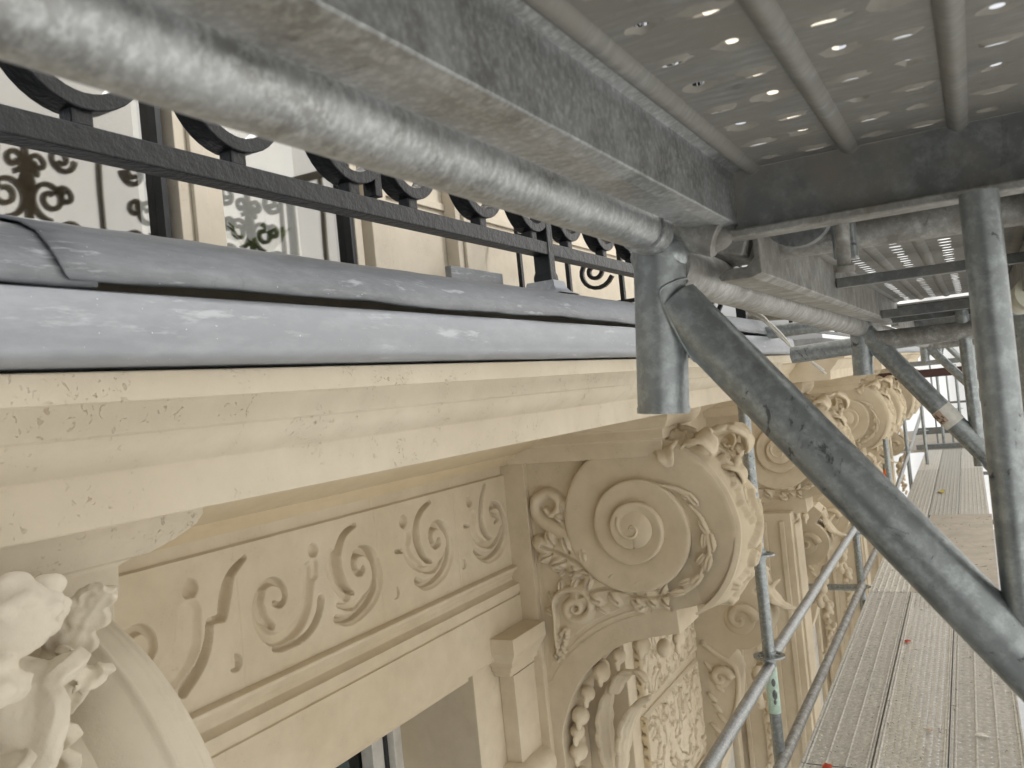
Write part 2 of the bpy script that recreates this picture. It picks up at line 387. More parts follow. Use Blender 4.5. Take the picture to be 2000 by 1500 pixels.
# leftmost reeded stem
dot(z7([(1040, 500)])[0], .024)
g(z7([(1040, 640), (1035, 720), (1030, 800), (1000, 880), (955, 950)]), .022, .026, .008)
g(z7([(1345, 325), (1270, 420), (1240, 520), (1222, 640), (1222, 655)]), .003, .008, .016, mid=.012)
g(z7([(1222, 655), (1150, 685)]), .006, .006, .012, sm=2)
g(z7([(1150, 685), (1145, 770), (1125, 860), (1085, 950), (1005, 1068)]), .007, .010, .016)
g(z7([(650, 800), (700, 750), (770, 722), (820, 760), (832, 830), (805, 880)]), .010, .008, G, mid=.006)
dot(z7([(1295, 912)])[0], .022)
p = XZ(z7([(1262, 912)]))[0]; rel.lobe(p, .017, .017, 0, .0005, False, 'add')
# swirls, nearest first
g(z7([(1530, 590), (1510, 580), (1545, 590), (1570, 545), (1560, 490), (1520, 458), (1470, 470), (1425, 530), (1408, 620), (1425, 690), (1470, 760), (1530, 785), (1600, 750), (1660, 680), (1690, 590), (1700, 480), (1705, 400)]), .004, .016, .011, mid=.008)
g(z7([(1500, 710), (1450, 660), (1432, 590), (1450, 520)]), .006, .004, .010, mid=.010)
g(z7([(1772, 560), (1765, 620), (1740, 690), (1700, 750), (1640, 795), (1560, 832), (1510, 835)]), .009, .003, .015)
dot(z7([(1730, 285)])[0], .020)
g(z7([(1735, 360), (1735, 420)]), .01, .01, .006)
units = [  # thick crescent, spiral, outer crescent, moon, reed
 ([(105, 145), (45, 195), (15, 270), (5, 350), (25, 430), (60, 495), (95, 525)], [(120, 418), (150, 405), (152, 385), (140, 412), (112, 400), (98, 355), (112, 305), (150, 285), (190, 300), (218, 350), (232, 420), (225, 500), (190, 575), (130, 640), (70, 675), (5, 668)],
  [(205, 450), (190, 520), (140, 575), (70, 600), (10, 590)], (335, 522), [(-30, 320), (-25, 400), (10, 480), (60, 545)]),
 ([(525, 15), (475, 70), (450, 140), (450, 220), (470, 290), (500, 335), (532, 350)], [(560, 268), (580, 250), (575, 225), (560, 262), (535, 240), (530, 190), (550, 150), (580, 140), (615, 170), (637, 230), (635, 310), (610, 390), (560, 450), (500, 480), (450, 455)],
  [(620, 270), (600, 340), (560, 380), (500, 395), (450, 370)], (715, 360), [(400, 205), (392, 270), (420, 340), (470, 380)]),
 ([(835, -85), (815, 0), (812, 100), (825, 170), (855, 215), (880, 220)], [(890, 130), (905, 110), (895, 90), (870, 80), (868, 50), (885, 30), (915, 45), (940, 110), (945, 190), (920, 270), (870, 320), (820, 320), (780, 290)],
  [(925, 150), (905, 220), (870, 250), (820, 250), (785, 220)], (1010, 210), [(765, 90), (765, 160), (790, 220), (820, 245)])]
for k, (a, b, c, mo, rd) in enumerate(units):
    q = 1-.0*k
    g(z8(a), .004, .004, .017, mid=.012); g(z8(b), .003, .003, .012, mid=.009)
    g(z8(c), .003, .003, .010, mid=.010); g(z8(rd), .014, .010, .008)
    g(z8(b[6:]), .008, .008, .007, mode='cut', mid=.016)
    if k < 2: dot(z8([mo])[0], .019); p = XZ(z8([(mo[0]-14, mo[1]+2)]))[0]; rel.lobe(p, .015, .018, 0, .0005, False, 'add')
dot(z8([(375, 125)])[0], .022); dot(z8([(745, 15)])[0], .020)
g(z8([(335, 293), (370, 291)]), .004, .004, .012, sm=2); g(z8([(718, 152), (740, 150)]), .004, .004, .012, sm=2)
rel.H *= 1.9; rel.H += .012*(rel.B < -.300+.0*rel.A)*1.0     # the carved band stands slightly proud
for jx in (1.02, 1.58, 2.16, 2.62): rel.curve([(jx, -.65), (jx+.002, -.27)], .0035, .0035, .0022, 'cut', sm=2)
rel.noise(.0006, 60).noise(.0015, 6)
P = np.stack([rel.A, F-rel.H, rel.B], -1)
fr = grid_mesh('frieze', P, M['stone'], fac, True); tag(fr, 'long frieze carved with flowing scrolls and dots')
MB().box(-1.5, 3.0, F+.02, 2.3, -1.0, .06).build('frieze_backing', M['stone'], fac)
# architrave mouldings
arc = [(1.80, -.656), (1.668, -.656), (1.655, -.662), (1.655, -.672), (1.668, -.677), (1.672, -.682), (1.684, -.70), (1.682, -.714), (1.668, -.724), (1.655, -.728),
       (1.655, -.760), (1.662, -.762), (1.662, -.769), (1.655, -.771), (1.655, -.958), (1.80, -.958)]
MB().prism(arc, -.2, 2.998).build('architrave', M['stone'], fac, True, 30, bevel=.0015)
# window below frieze : reveal (X=2.65) and frame
MB().box(2.65, 3.0, 1.69, 2.3, -3.6, -.9585).build('window_jamb', M['stone'], fac, bevel=.003)
MB().box(-.2, 2.65, 1.80, 2.3, -.975, -.9585).build('window_soffit', M['stone'], fac)
win = MB().box(-.2, 2.58, 2.13, 2.16, -3.6, -.98).build('window', M['glass_dark'], fac); tag(win, 'dark tall window below the frieze')
mbf = MB().box(2.52, 2.585, 2.07, 2.125, -3.6, -.98).box(2.60, 2.648, 2.03, 2.125, -3.6, -.98)
mbf.build('frame', M['frame'], win, bevel=.003); MB().box(2.586, 2.599, 2.06, 2.125, -3.6, -.98).build('seal', M['frame_dark'], win)
MB().box(-.2, 2.6, 2.5, 2.6, -3.6, -.9).build('dark_room', M['frame_dark'], win)
# small pilaster with stepped capital standing in the corner
capprof = [(0, -.872), (.0, -.925), (-.008, -.94), (-.02, -.955), (-.03, -.97), (-.031, -.985), (-.045, -.988), (-.046, -1.008), (-.06, -1.012), (-.062, -1.03), (-.075, -1.035)]
def stack(prof, x0, x1, yf, yb):                      # mitred block: (inset, z) down the list
    v = []; f = []
    for o_, z in prof: v += [(x0-o_, yb, z), (x0-o_, yf-o_, z), (x1, yf-o_, z), (x1, yb, z)]
    n = len(prof)
    for i in range(n-1):
        for k in range(4): f.append((i*4+k, i*4+(k+1) % 4, (i+1)*4+(k+1) % 4, (i+1)*4+k))
    f += [(0, 1, 2, 3), (4*n-4, 4*n-3, 4*n-2, 4*n-1)]
    return MB().add(v, f)
stack(capprof, 2.735, 2.999, 1.56, 1.689).build('pilaster_capital', M['stone'], fac, False, bevel=.002)
MB().box(2.83, 2.999, 1.625, 1.689, -1.62, -1.036).build('pilaster_shaft', M['stone'], fac, bevel=.002)
bp = [(0, -1.36), (.03, -1.375), (.045, -1.40), (.045, -1.43), (.03, -1.455), (0, -1.47), (.01, -1.49), (.01, -1.60)]
stack([(o_, z) for o_, z in bp], 2.82, 2.999, 1.615, 1.689).build('pilaster_base', M['stone'], fac, True, 40)

# ------------------------------------------------------------------ consoles
def arr(*p): return np.array(p, float)
CYZ = (1.153, -.519)
K = .60
def rr(phi): return .372*math.exp(-K*phi/(2*math.pi)) if phi > 0 else .372
def vpt(phi, r): return (CYZ[0]-r*math.cos(phi), CYZ[1]+r*math.sin(phi))
def leaf3d(base, up, out, length, width, a0=-10, a1=170, n=26, m=17, lobes=4, cup=.25, tipw=.5, scal=.28):
    base, up, out = Vector(base), Vector(up).normalized(), Vector(out).normalized(); side = up.cross(out).normalized(); out = side.cross(up).normalized()
    p = Vector(base); P = np.zeros((n, m, 3))
    for i in range(n):
        t = i/(n-1); a = R(a0+(a1-a0)*t**1.8); d = up*math.cos(a)+out*math.sin(a); nrm = out*math.cos(a)-up*math.sin(a)
        wd = width*(.35+.65*math.sin(math.pi*min(1, .12+.75*t)))*(1-(1-tipw)*max(0, t-.6)/.4)
        sc = 1-scal*(1-abs(math.sin(math.pi*lobes*t)))**1.5
        if t > .93: sc *= math.sqrt(max(0, 1-((t-.93)/.07)**2))*.75+.25
        for j in range(m):
            v = -1+2*j/(m-1); q = p+side*(wd*sc*v)-nrm*(cup*wd*v*v)+nrm*(wd*.10*math.exp(-(v/.13)**2))+nrm*(wd*.13*math.sin(v*11)*abs(v))
            q = q-up*(wd*.25*abs(v)*(1-t))
            P[i, j] = q
        p = p+d*(length/(n-1))
    return P
def add_leaf(mb, *a, thick=.012, **k):
    P = leaf3d(*a, **k); n, m, _ = P.shape
    du = np.gradient(P, axis=0); dv = np.gradient(P, axis=1); N = np.cross(du, dv); N /= np.linalg.norm(N, axis=2, keepdims=True)+1e-9
    P2 = P+N*thick
    v = np.concatenate([P.reshape(-1, 3), P2.reshape(-1, 3)]); f = []; q = n*m
    for i in range(n-1):
        for j in range(m-1):
            a_, b_, c_, d_ = i*m+j, i*m+j+1, (i+1)*m+j+1, (i+1)*m+j
            f += [(a_, b_, c_, d_), (a_+q, d_+q, c_+q, b_+q)]
    for i in range(n-1):
        f += [(i*m, (i+1)*m, (i+1)*m+q, i*m+q), (i*m+m-1, i*m+m-1+q, (i+1)*m+m-1+q, (i+1)*m+m-1)]
    for j in range(m-1):
        f += [(j, j+q, j+1+q, j+1), ((n-1)*m+j, (n-1)*m+j+1, (n-1)*m+j+1+q, (n-1)*m+j+q)]
    mb.add(v.tolist(), f)
WID = .27
# outline of the console side (Y,Z) at X = 3
outline = [(1.69, -.262)]+[vpt(ph, rr(ph)) for ph in np.linspace(R(110), R(-52), 30)]+YZ([(1373, 1183), (1317, 1197), (1324, 1244)])
outline += [tuple(p) for p in smooth_pts(YZ([(1324, 1244), (1285, 1247), (1213, 1263), (1160, 1297), (1120, 1348), (1099, 1407), (1093, 1447), (1099, 1500)]), 4)][1:]
outline += [(1.56, -1.9), (1.69, -1.9)]
def make_console(stone_m, full=True, rx=None):
    """console whose near side lies at local x = 0; returned as an object with sub-parts"""
    body = MB().prism(outline, .028, WID-.0).build('console', stone_m, None, True, 30, bevel=.003)
    # spiral face
    N_, S_ = 340, 10; phis = np.linspace(R(-52), R(-52)+2*math.pi*2.9, N_); P = np.zeros((N_, S_+3, 3)); st = .016; dip = .014
    for i, ph in enumerate(phis):
        r0 = rr(ph); r1 = rr(ph+2*math.pi) if i < N_*.80 else rr(ph+2*math.pi)*(1-min(1, (i-N_*.80)/(N_*.12))); H0 = .028*min(1, max(0, (ph-R(-52))/R(48)))**.8+.0005+st*max(0, ph)/(2*math.pi)
        prevH = 0 if ph < R(-52)+2*math.pi else .028+st*max(0, ph-2*math.pi)/(2*math.pi)-dip
        H0b = H0
        y, z = vpt(ph, r0*1.0005); P[i, 0] = (.028-prevH, y, z)
        y, z = vpt(ph, r0); P[i, 1] = (.028-H0b+.003, y, z)
        y, z = vpt(ph, r0-.004); P[i, 2] = (.028-H0b, y, z)
        for k in range(1, S_+1):
            s = k/S_; rad = (r0-.004)+(r1-(r0-.004))*s; y, z = vpt(ph, rad); P[i, 2+k] = (.028-(H0b-dip*s**1.5), y, z)
    sp = grid_mesh('volute', P, stone_m, None, False); sp.parent = body
    eye = MB().ball((-.020, CYZ[0], CYZ[1]), .018, .074, .074, 18).sweep([(-.0385+.05*(.066*math.exp(-.12*i)-.03), CYZ[0]-.066*math.exp(-.12*i)*math.cos(i*.36+2.4), CYZ[1]+.066*math.exp(-.12*i)*math.sin(i*.36+2.4)) for i in range(30)], [.0075*math.exp(-.04*i) for i in range(30)], 8).build('volute_eye', stone_m, body, True); eye.matrix_parent_inverse = Matrix.Identity(4)
    # carved front band following the outer curve
    NF, MF = 260, 110; phf = np.linspace(R(118), R(-58), NF); P = np.zeros((NF, MF, 3))
    fr_ = Relief(0, 1.30, 0, WID, .004); xm_ = WID/2
    if full:
        for q_, (s0, sg) in enumerate(((.42, 1), (.62, -1), (.82, 1), (1.0, -1))):
            cx_, cz_ = s0, xm_+sg*.028
            pts = [(cx_+.062*math.exp(-.085*i)*math.cos(i*.45+2.4), cz_+sg*.052*math.exp(-.085*i)*math.sin(i*.45+2.4)) for i in range(26)]
            fr_.curve([(s0-.15, xm_-sg*.02), (s0-.10, xm_-sg*.01)]+pts[:1]+pts[1:], .014, .006, .026, sm=3)
            fr_.leaf([(s0-.10, xm_-sg*.05), (s0-.03, xm_-sg*.075), (s0+.04, xm_-sg*.055)], .034, .024, 3)
            fr_.leaf([(s0+.05, xm_+sg*.02), (s0+.09, xm_+sg*.06), (s0+.12, xm_+sg*.075)], .030, .022, 2)
        fr_.leaf([(.10, xm_), (.28, xm_)], .06, .03, 4); fr_.leaf([(1.22, xm_), (1.08, xm_)], .05, .026, 3)
    if not full: fr_.curve([(0, .205), (1.3, .218)], .005, .005, .006); fr_.curve([(0, .150), (1.3, .135)], .004, .004, .004)
    for i, ph in enumerate(phf):
        t_ = i/(NF-1); r0 = rr(ph); xs = np.linspace(0, WID, MF)
        u = xs/WID*2-1; rim = .012*np.exp(-((np.abs(u)-.955)/.045)**4)+.010*np.exp(-((np.abs(u)-.84)/.03)**2)
        cr = .034*np.sqrt(np.clip(1-(u/.82)**2, 0, 1))
        if not full: cr = .032*np.clip(1-np.abs(np.abs(u)-.60)/.55, 0, 1)**.6-.02*np.exp(-(u/.25)**2); rim = rim*.2
        ii = min(len(fr_.a)-1, int(t_*(len(fr_.a)-1))); hh = np.interp(xs, fr_.b, fr_.H[ii])
        end = min(1, t_*14, (1-t_)*14); h = (rim+cr+hh)*end+.001
        y, z = vpt(ph, 1); dy, dz = y-CYZ[0], z-CYZ[1]
        h[0] = h[-1] = -.008; P[i, :, 0] = xs; P[i, :, 1] = CYZ[0]+dy*(r0+h); P[i, :, 2] = CYZ[1]+dz*(r0+h)
    fb = grid_mesh('carved_front', P, stone_m, None, True); fb.parent = body
    # crest of acanthus leaves over the scroll
    mb = MB(); xm = WID/2
    if full:
        add_leaf(mb, (xm, .90, -.30), (0, -.45, 1), (0, -1, .1), .26, .085, a0=-5, a1=200, thick=.014, lobes=5)
        add_leaf(mb, (xm-.05, .93, -.29), (-.55, -.15, 1), (-.5, -.8, 0), .20, .06, a0=-5, a1=190, thick=.012)
        add_leaf(mb, (xm+.05, .93, -.29), (.55, -.15, 1), (.5, -.8, 0), .20, .06, a0=-5, a1=190, thick=.012)
        add_leaf(mb, (xm-.07, .99, -.27), (-.8, .25, .75), (-1, 0, -.1), .15, .05, a0=0, a1=200, thick=.012, lobes=3)
        add_leaf(mb, (xm+.07, .99, -.27), (.8, .25, .75), (1, 0, -.1), .15, .05, a0=0, a1=200, thick=.012, lobes=3)
        add_leaf(mb, (xm-.02, .86, -.34), (-.15, -.9, .35), (0, -.6, -1), .13, .05, a0=0, a1=150, thick=.012, lobes=3)
        add_leaf(mb, (xm+.02, .88, -.27), (.1, -.5, 1), (0, -1, -.3), .20, .05, a0=0, a1=230, thick=.012, lobes=4)
        for i in range(5): mb.ball((xm+random.uniform(-.03, .03), .78+.004*i, -.26-.022*i), .018, .016, .018, 7)
        mb.ball((xm, .93, -.27), .11, .09, .05, 10)
    else:
        off = np.array([.43, 0, 0])
        def lv(b, t, yb_, yt, wd, L, a0, a1, lob, out=(-.66, -.75, .1), cup=.3, th=.010):
            p = onY(*b, yb_)-off; q = onY(*t, yt)-off
            add_leaf(mb, tuple(p), tuple(q-p), out, float(np.linalg.norm(q-p))*L, wd, a0=a0, a1=a1, lobes=lob, cup=cup, thick=th, tipw=.7, n=44, m=27, scal=.5)
        lv((120, 1400), (70, 1190), .86, .76, .040, 1.25, -5, 165, 3, th=.016)
        lv((110, 1330), (195, 1140), .88, .84, .030, 1.1, 0, 50, 4, out=(-.35, -.9, 0), cup=.2)
        lv((105, 1370), (185, 1262), .88, .84, .034, 1.15, 0, 140, 4, out=(-.45, -.9, 0), cup=.5)
        lv((60, 1600), (85, 1310), .86, .80, .042, 1.0, 0, 60, 4, cup=.2)
        lv((40, 1720), (130, 1460), .84, .76, .060, 1.1, 0, 110, 5, out=(-.5, -.85, 0), cup=.35)
        lv((10, 1560), (0, 1330), .80, .66, .030, 1.2, 0, 150, 3)
        rg0 = random.Random(5)
        for i_, (u, v, y, a_, b_, c_2) in enumerate(((40, 1205, .66, .026, .02, .030), (75, 1180, .69, .018, .016, .020), (0, 1340, .66, .02, .016, .016), (40, 1440, .87, .035, .04, .06), (100, 1330, .91, .025, .03, .03), (-60, 1450, .84, .06, .05, .12))):
            p = onY(u, v, y)-off; mb.ball(tuple(p), a_, b_, c_2, 12)
            if i_ < 3:
                for _ in range(16):
                    e_ = Vector((rg0.gauss(0, 1), rg0.gauss(0, 1), rg0.gauss(0, 1))).normalized(); s_ = rg0.uniform(.004, .010)
                    mb.ball((p[0]+e_.x*a_*.9, p[1]+e_.y*b_*.9, p[2]+e_.z*c_2*.9), s_*1.6, s_, s_, 6)
    lf = mb.build('acanthus_crest', stone_m, body, True, 50); lf.matrix_parent_inverse = Matrix.Identity(4)
    rm = lf.modifiers.new('r', 'REMESH'); rm.mode = 'VOXEL'; rm.voxel_size = .0042 if full else .0022; rm.use_smooth_shade = True
    sm = lf.modifiers.new('s', 'SMOOTH'); sm.factor = .5; sm.iterations = 3
    if not full:
        for ns, st_ in ((.05, .006), (.014, .0022)):
            tx = bpy.data.textures.new('chipped', 'CLOUDS'); tx.noise_scale = ns; tx.noise_depth = 3
            dm = lf.modifiers.new('d', 'DISPLACE'); dm.texture = tx; dm.strength = st_; dm.mid_level = .5
    # abacus block above
    ab = [(0, -.090), (0, -.118), (-.003, -.130), (-.012, -.145), (-.022, -.157), (-.030, -.160), (-.034, -.166), (-.036, -.198), (-.048, -.203), (-.052, -.242), (-.060, -.262)]
    v = []; f = []
    for o_, z in ab:
        xr = WID+.075+o_ if full else WID+max(.045, .16+3.4*o_)
        v += [(-.075-o_, 1.688, z), (-.075-o_, .962-o_, z), (xr, .962-o_, z), (xr, 1.688, z)]
    n = len(ab)
    for i in range(n-1):
        for k in range(4): f.append((i*4+k, i*4+(k+1) % 4, (i+1)*4+(k+1) % 4, (i+1)*4+k))
    f += [(0, 1, 2, 3), (4*n-4, 4*n-3, 4*n-2, 4*n-1)]
    a = MB().add(v, f).build('abacus', stone_m if full else M['stone_old'], body, True, 25, bevel=.002); a.matrix_parent_inverse = Matrix.Identity(4)
    if not full: return body
    # low relief on the side: leaves, scroll and sunk lines
    r = Relief(1.05, 1.60, -1.42, -.36, .0032)
    L = lambda pts, w, h, n=5: r.leaf(YZ(pts), w, h, n)
    c_ = lambda pts, a_, b_, h, **k: r.curve(YZ(pts), a_, b_, h, **k)
    c_([(1120, 1060), (1092, 1040), (1060, 1022), (1043, 1000), (1045, 975), (1066, 964), (1086, 975), (1088, 995), (1074, 1006), (1064, 996)], .034, .012, .034)
    L([(1130, 1060), (1105, 1030), (1098, 990)], .055, .036, 2)
    L([(1150, 1115), (1110, 1088), (1060, 1066)], .095, .045, 3)
    L([(1165, 1130), (1120, 1118), (1085, 1112)], .040, .030, 3)
    L([(1180, 1100), (1150, 1075), (1125, 1048)], .045, .030, 3)
    L([(1130, 1165), (1180, 1150), (1240, 1160), (1262, 1160)], .085, .040, 4)
    L([(1225, 1165), (1290, 1165), (1330, 1150)], .070, .038, 3)
    L([(1160, 1108), (1190, 1130), (1230, 1142)], .032, .034, 4)
    cs = [(1122+r_*math.cos(a_), 1190+r_*math.sin(a_)) for a_, r_ in [(R(200+i*30), 46*math.exp(-i*.085)) for i in range(26)]]
    c_([(1090, 1285), (1084, 1250), (1082, 1215)]+cs, .008, .006, .030, mid=.022, sm=3)
    for i in range(7):
        a_ = R(170+i*32); p0 = (1122+50*math.cos(a_), 1190+50*math.sin(a_)); q = YZ([p0])[0]
        r.lobe(q, .030, .016, math.atan2(-math.sin(a_), -math.cos(a_))+.6, .028)
    L([(1100, 1235), (1092, 1262), (1086, 1290)], .030, .024, 4)
    r.H = np.maximum(r.H, 0)
    c_([(1068, 1328), (1082, 1295), (1120, 1248), (1165, 1216), (1215, 1196), (1262, 1184)], .010, .006, .007, mode='cut', mid=.006)
    c_([(1262, 1184), (1265, 1196)], .005, .005, .007, mode='cut', sm=2)
    c_([(1068, 1328), (1098, 1285), (1150, 1240), (1205, 1212), (1265, 1196)], .005, .005, .007, mode='cut')
    c_([(1031, 975), (1046, 1090), (1060, 1213), (1068, 1328)], .005, .005, .006, mode='cut')
    # keep only what lies on the console face, outside the spiral
    Y_, Z_ = r.A, r.B
    inside = np.zeros(Y_.shape, bool); q = outline; j = len(q)-1
    for i in range(len(q)):
        (yi, zi), (yj, zj) = q[i], q[j]
        if zi != zj: inside ^= ((zi > Z_) != (zj > Z_)) & (Y_ < (yj-yi)*(Z_-zi)/(zj-zi)+yi)
        j = i
    H = r.H+.0015
    P = np.stack([.028-H, Y_, Z_], -1)
    lr = grid_mesh('leaf_relief', P, stone_m, None, True, inside); lr.parent = body
    # leaf growing along the scroll band
    r = Relief(.80, 1.30, -.80, -.35, .003)
    for pts in ([(1285, 946), (1320, 955), (1345, 968)], [(1345, 985), (1368, 1010), (1380, 1040)], [(1384, 1060), (1385, 1085), (1376, 1105)], [(1372, 1112), (1362, 1135), (1340, 1150)]):
        r.curve(YZ(pts), .006, .016, .014)
    for u, v, an, a_, b_ in ((1352, 975, -50, .034, .017), (1340, 972, -10, .022, .012), (1374, 1030, -60, .030, .015), (1388, 1058, -85, .040, .021), (1374, 1055, -100, .030, .014), (1383, 1098, -110, .038, .018), (1368, 1092, -130, .026, .013), (1360, 1133, -140, .036, .018), (1338, 1136, -160, .028, .014), (1325, 1157, -170, .034, .016)):
        y_, z_ = YZ([(u, v)])[0]; an = R(180-an) ; r.lobe((y_, z_), a_, b_, an, .020, True)
    P = np.stack([.0045-r.H, r.A, r.B], -1)
    lv = grid_mesh('scroll_leaf', P, stone_m, None, True, r.H > .0012); lv.parent = body
    # beads and buds lining the underside of the curve
    mb = MB(); cur = smooth_pts(YZ([(1300, 1255), (1213, 1272), (1165, 1303), (1126, 1352), (1106, 1407), (1100, 1447), (1106, 1500), (1118, 1560)]), 5)
    for i, q in enumerate(cur[::4]):
        s = .026+.006*(i % 2); a_ = .8+i*.22
        mb.ball((.09, q[0]-.020, q[1]-.012), s*1.7, s*.8, s*1.15, 10, Matrix.Rotation(-a_*.3, 3, 'X').to_euler())
        for e in (-1, 1): mb.ball((.075+e*.03, q[0]-.020+e*.008, q[1]-.035), .016, .009, .024, 8, Matrix.Rotation(e*.5, 3, 'Y').to_euler())
    for i, (u, v) in enumerate([(1300, 1262), (1180, 1300), (1150, 1330), (1135, 1440), (1125, 1390)]):
        y, z = onX(u, v, 3.16)[1:]; mb.ball((.14, y, z), .04, .028, .035, 8)
    add_leaf(mb, (.17, 1.36, -1.50), (0, -.15, 1), (-.4, -1, 0), .36, .045, a0=0, a1=60, thick=.02, lobes=5)
    add_leaf(mb, (.20, 1.42, -1.55), (0, .1, 1), (-.4, -1, 0), .42, .05, a0=0, a1=50, thick=.02, lobes=6)
    add_leaf(mb, (.16, 1.36, -1.20), (0, -.5, 1), (-.4, -1, 0), .20, .05, a0=0, a1=120, thick=.014, lobes=4)
    bd = mb.build('underside_carving', stone_m, body, True); bd.matrix_parent_inverse = Matrix.Identity(4)
    rm = bd.modifiers.new('r', 'REMESH'); rm.mode = 'VOXEL'; rm.voxel_size = .0055; rm.use_smooth_shade = True
    return body
MB().box(2.9985, 3.031, 1.588, 1.69, -1.9, -.262).build('side_margin', M['stone'], fac, bevel=.002)
def place(o, x):
    o.parent = fac; o.location = (x, 0, 0)
c1 = make_console(M['stone']); place(c1, 3.0); tag(c1, 'restored scroll console at the far end of the frieze')
for i, x in enumerate((5.7, 8.9, 10.3, 12.5, 13.8)):
    c = copy_tree(c1); place(c, x)
    tag(c, ['second scroll console behind the brace', 'third scroll console along the facade', 'fourth scroll console, close beside the third', 'fifth scroll console along the facade', 'farthest scroll console before the corner'][i])
c0 = make_console(M['stone_white'], False); place(c0, .43); tag(c0, 'nearest console, unrestored chalky white stone')

# --- pier with vermiculated blocks behind each console
def vermic(a0, a1, b0, b1, step=.0035):
    r = Relief(a0, a1, b0, b1, step)
    wx = vnoise(r.A*14+5, r.B*14)*.9; wz = vnoise(r.A*14, r.B*14+9)*.9
    n = vnoise(r.A*26+wx*2, r.B*17+wz*2)+.5*vnoise(r.A*55+3, r.B*42)
    H = .014-.046*np.exp(-(n/.085)**2)+.006*vnoise(r.A*90, r.B*90)
    ed = np.minimum.reduce([r.A-a0, a1-r.A, r.B-b0, b1-r.B]); H = np.where(ed < .012, .010, H); H = np.where(ed < .004, 0, H)
    r.H = H; return r
PY = 1.33
def pier(x0, x1, first):
    MB().box(x0, x1, PY+.03, 2.3, -6, .06).build('pier', M['stone'], fac, bevel=.004)
    z = -.93
    rows = [(-1.33, -.93), (-1.80, -1.37), (-2.3, -1.84)]
    for a, b in rows:
        r = vermic(x0+.10 if first else x0+.2, x1-.16, a, b, .0035 if first else .008)
        Pt = np.stack([r.A, PY+.02-r.H, r.B], -1); o = grid_mesh('vermiculated_block', Pt, M['stone'], fac, True)
        s = r.b; 
        if first:   # worked return face looking back along the facade
            r2 = vermic(PY+.0, 1.58, a, b, .005); Pt = np.stack([x0+.10-r2.H*.6, r2.A, r2.B], -1); grid_mesh('vermiculated_return', Pt, M['stone_warm'], fac, False)
            MB().box(x0+.112, x1-.165, PY+.022, PY+.2, a, b).build('block_core', M['stone'], fac)
    MB().box(x0+.06, x1-.10, PY-.02, PY+.1, -.925, -.87).build('ledge', M['stone'], fac, bevel=.006)
    MB().box(x0+.02, x1-.02, PY+.0, PY+.1, -.865, -.10).build('pier_panel', M['stone'], fac, bevel=.004)
pier(3.28, 4.32, True)
for x in (5.98, 9.2, 12.8): pier(x, x+1.05, False)
# wall between piers, recessed window bay, far wall
MB().box(4.32, 15, 1.62, 2.3, -6, .06).build('bay_wall', M['stone'], fac)
for x0, x1 in ((4.62, 5.45), (7.4, 8.6), (10.9, 12.2)):
    MB().box(x0, x1, 1.585, 1.619, -6, -1.0).build('recessed_panel', M['frame'], fac)
    for xx in (x0-.10, x1+.02):
        MB().box(xx, xx+.08, 1.55, 1.618, -6, -.85).build('window_surround', M['stone'], fac, bevel=.004)
    MB().box(x0-.1, x1+.1, 1.50, 1.618, -.845, -.75).build('lintel', M['stone'], fac, bevel=.006)
# panelled pilaster strips of the second pier
for x in (5.62, 8.8, 12.45):
    MB().box(x, x+.34, 1.12, 1.6, -6, -.90).build('pilaster', M['stone'], fac, bevel=.004)
    MB().prism([(1.135, -3.9), (1.105, -3.9), (1.105, -.98), (1.135, -.98)], x+.06, x+.28).build('pilaster_panel', M['stone'], fac, bevel=.006)
    for yy in (1.16, 1.27, 1.38, 1.50):
        MB().box(x-.022, x-.001, yy, yy+.03, -6, -.95).build('pilaster_moulding', M['stone'], fac, bevel=.004)
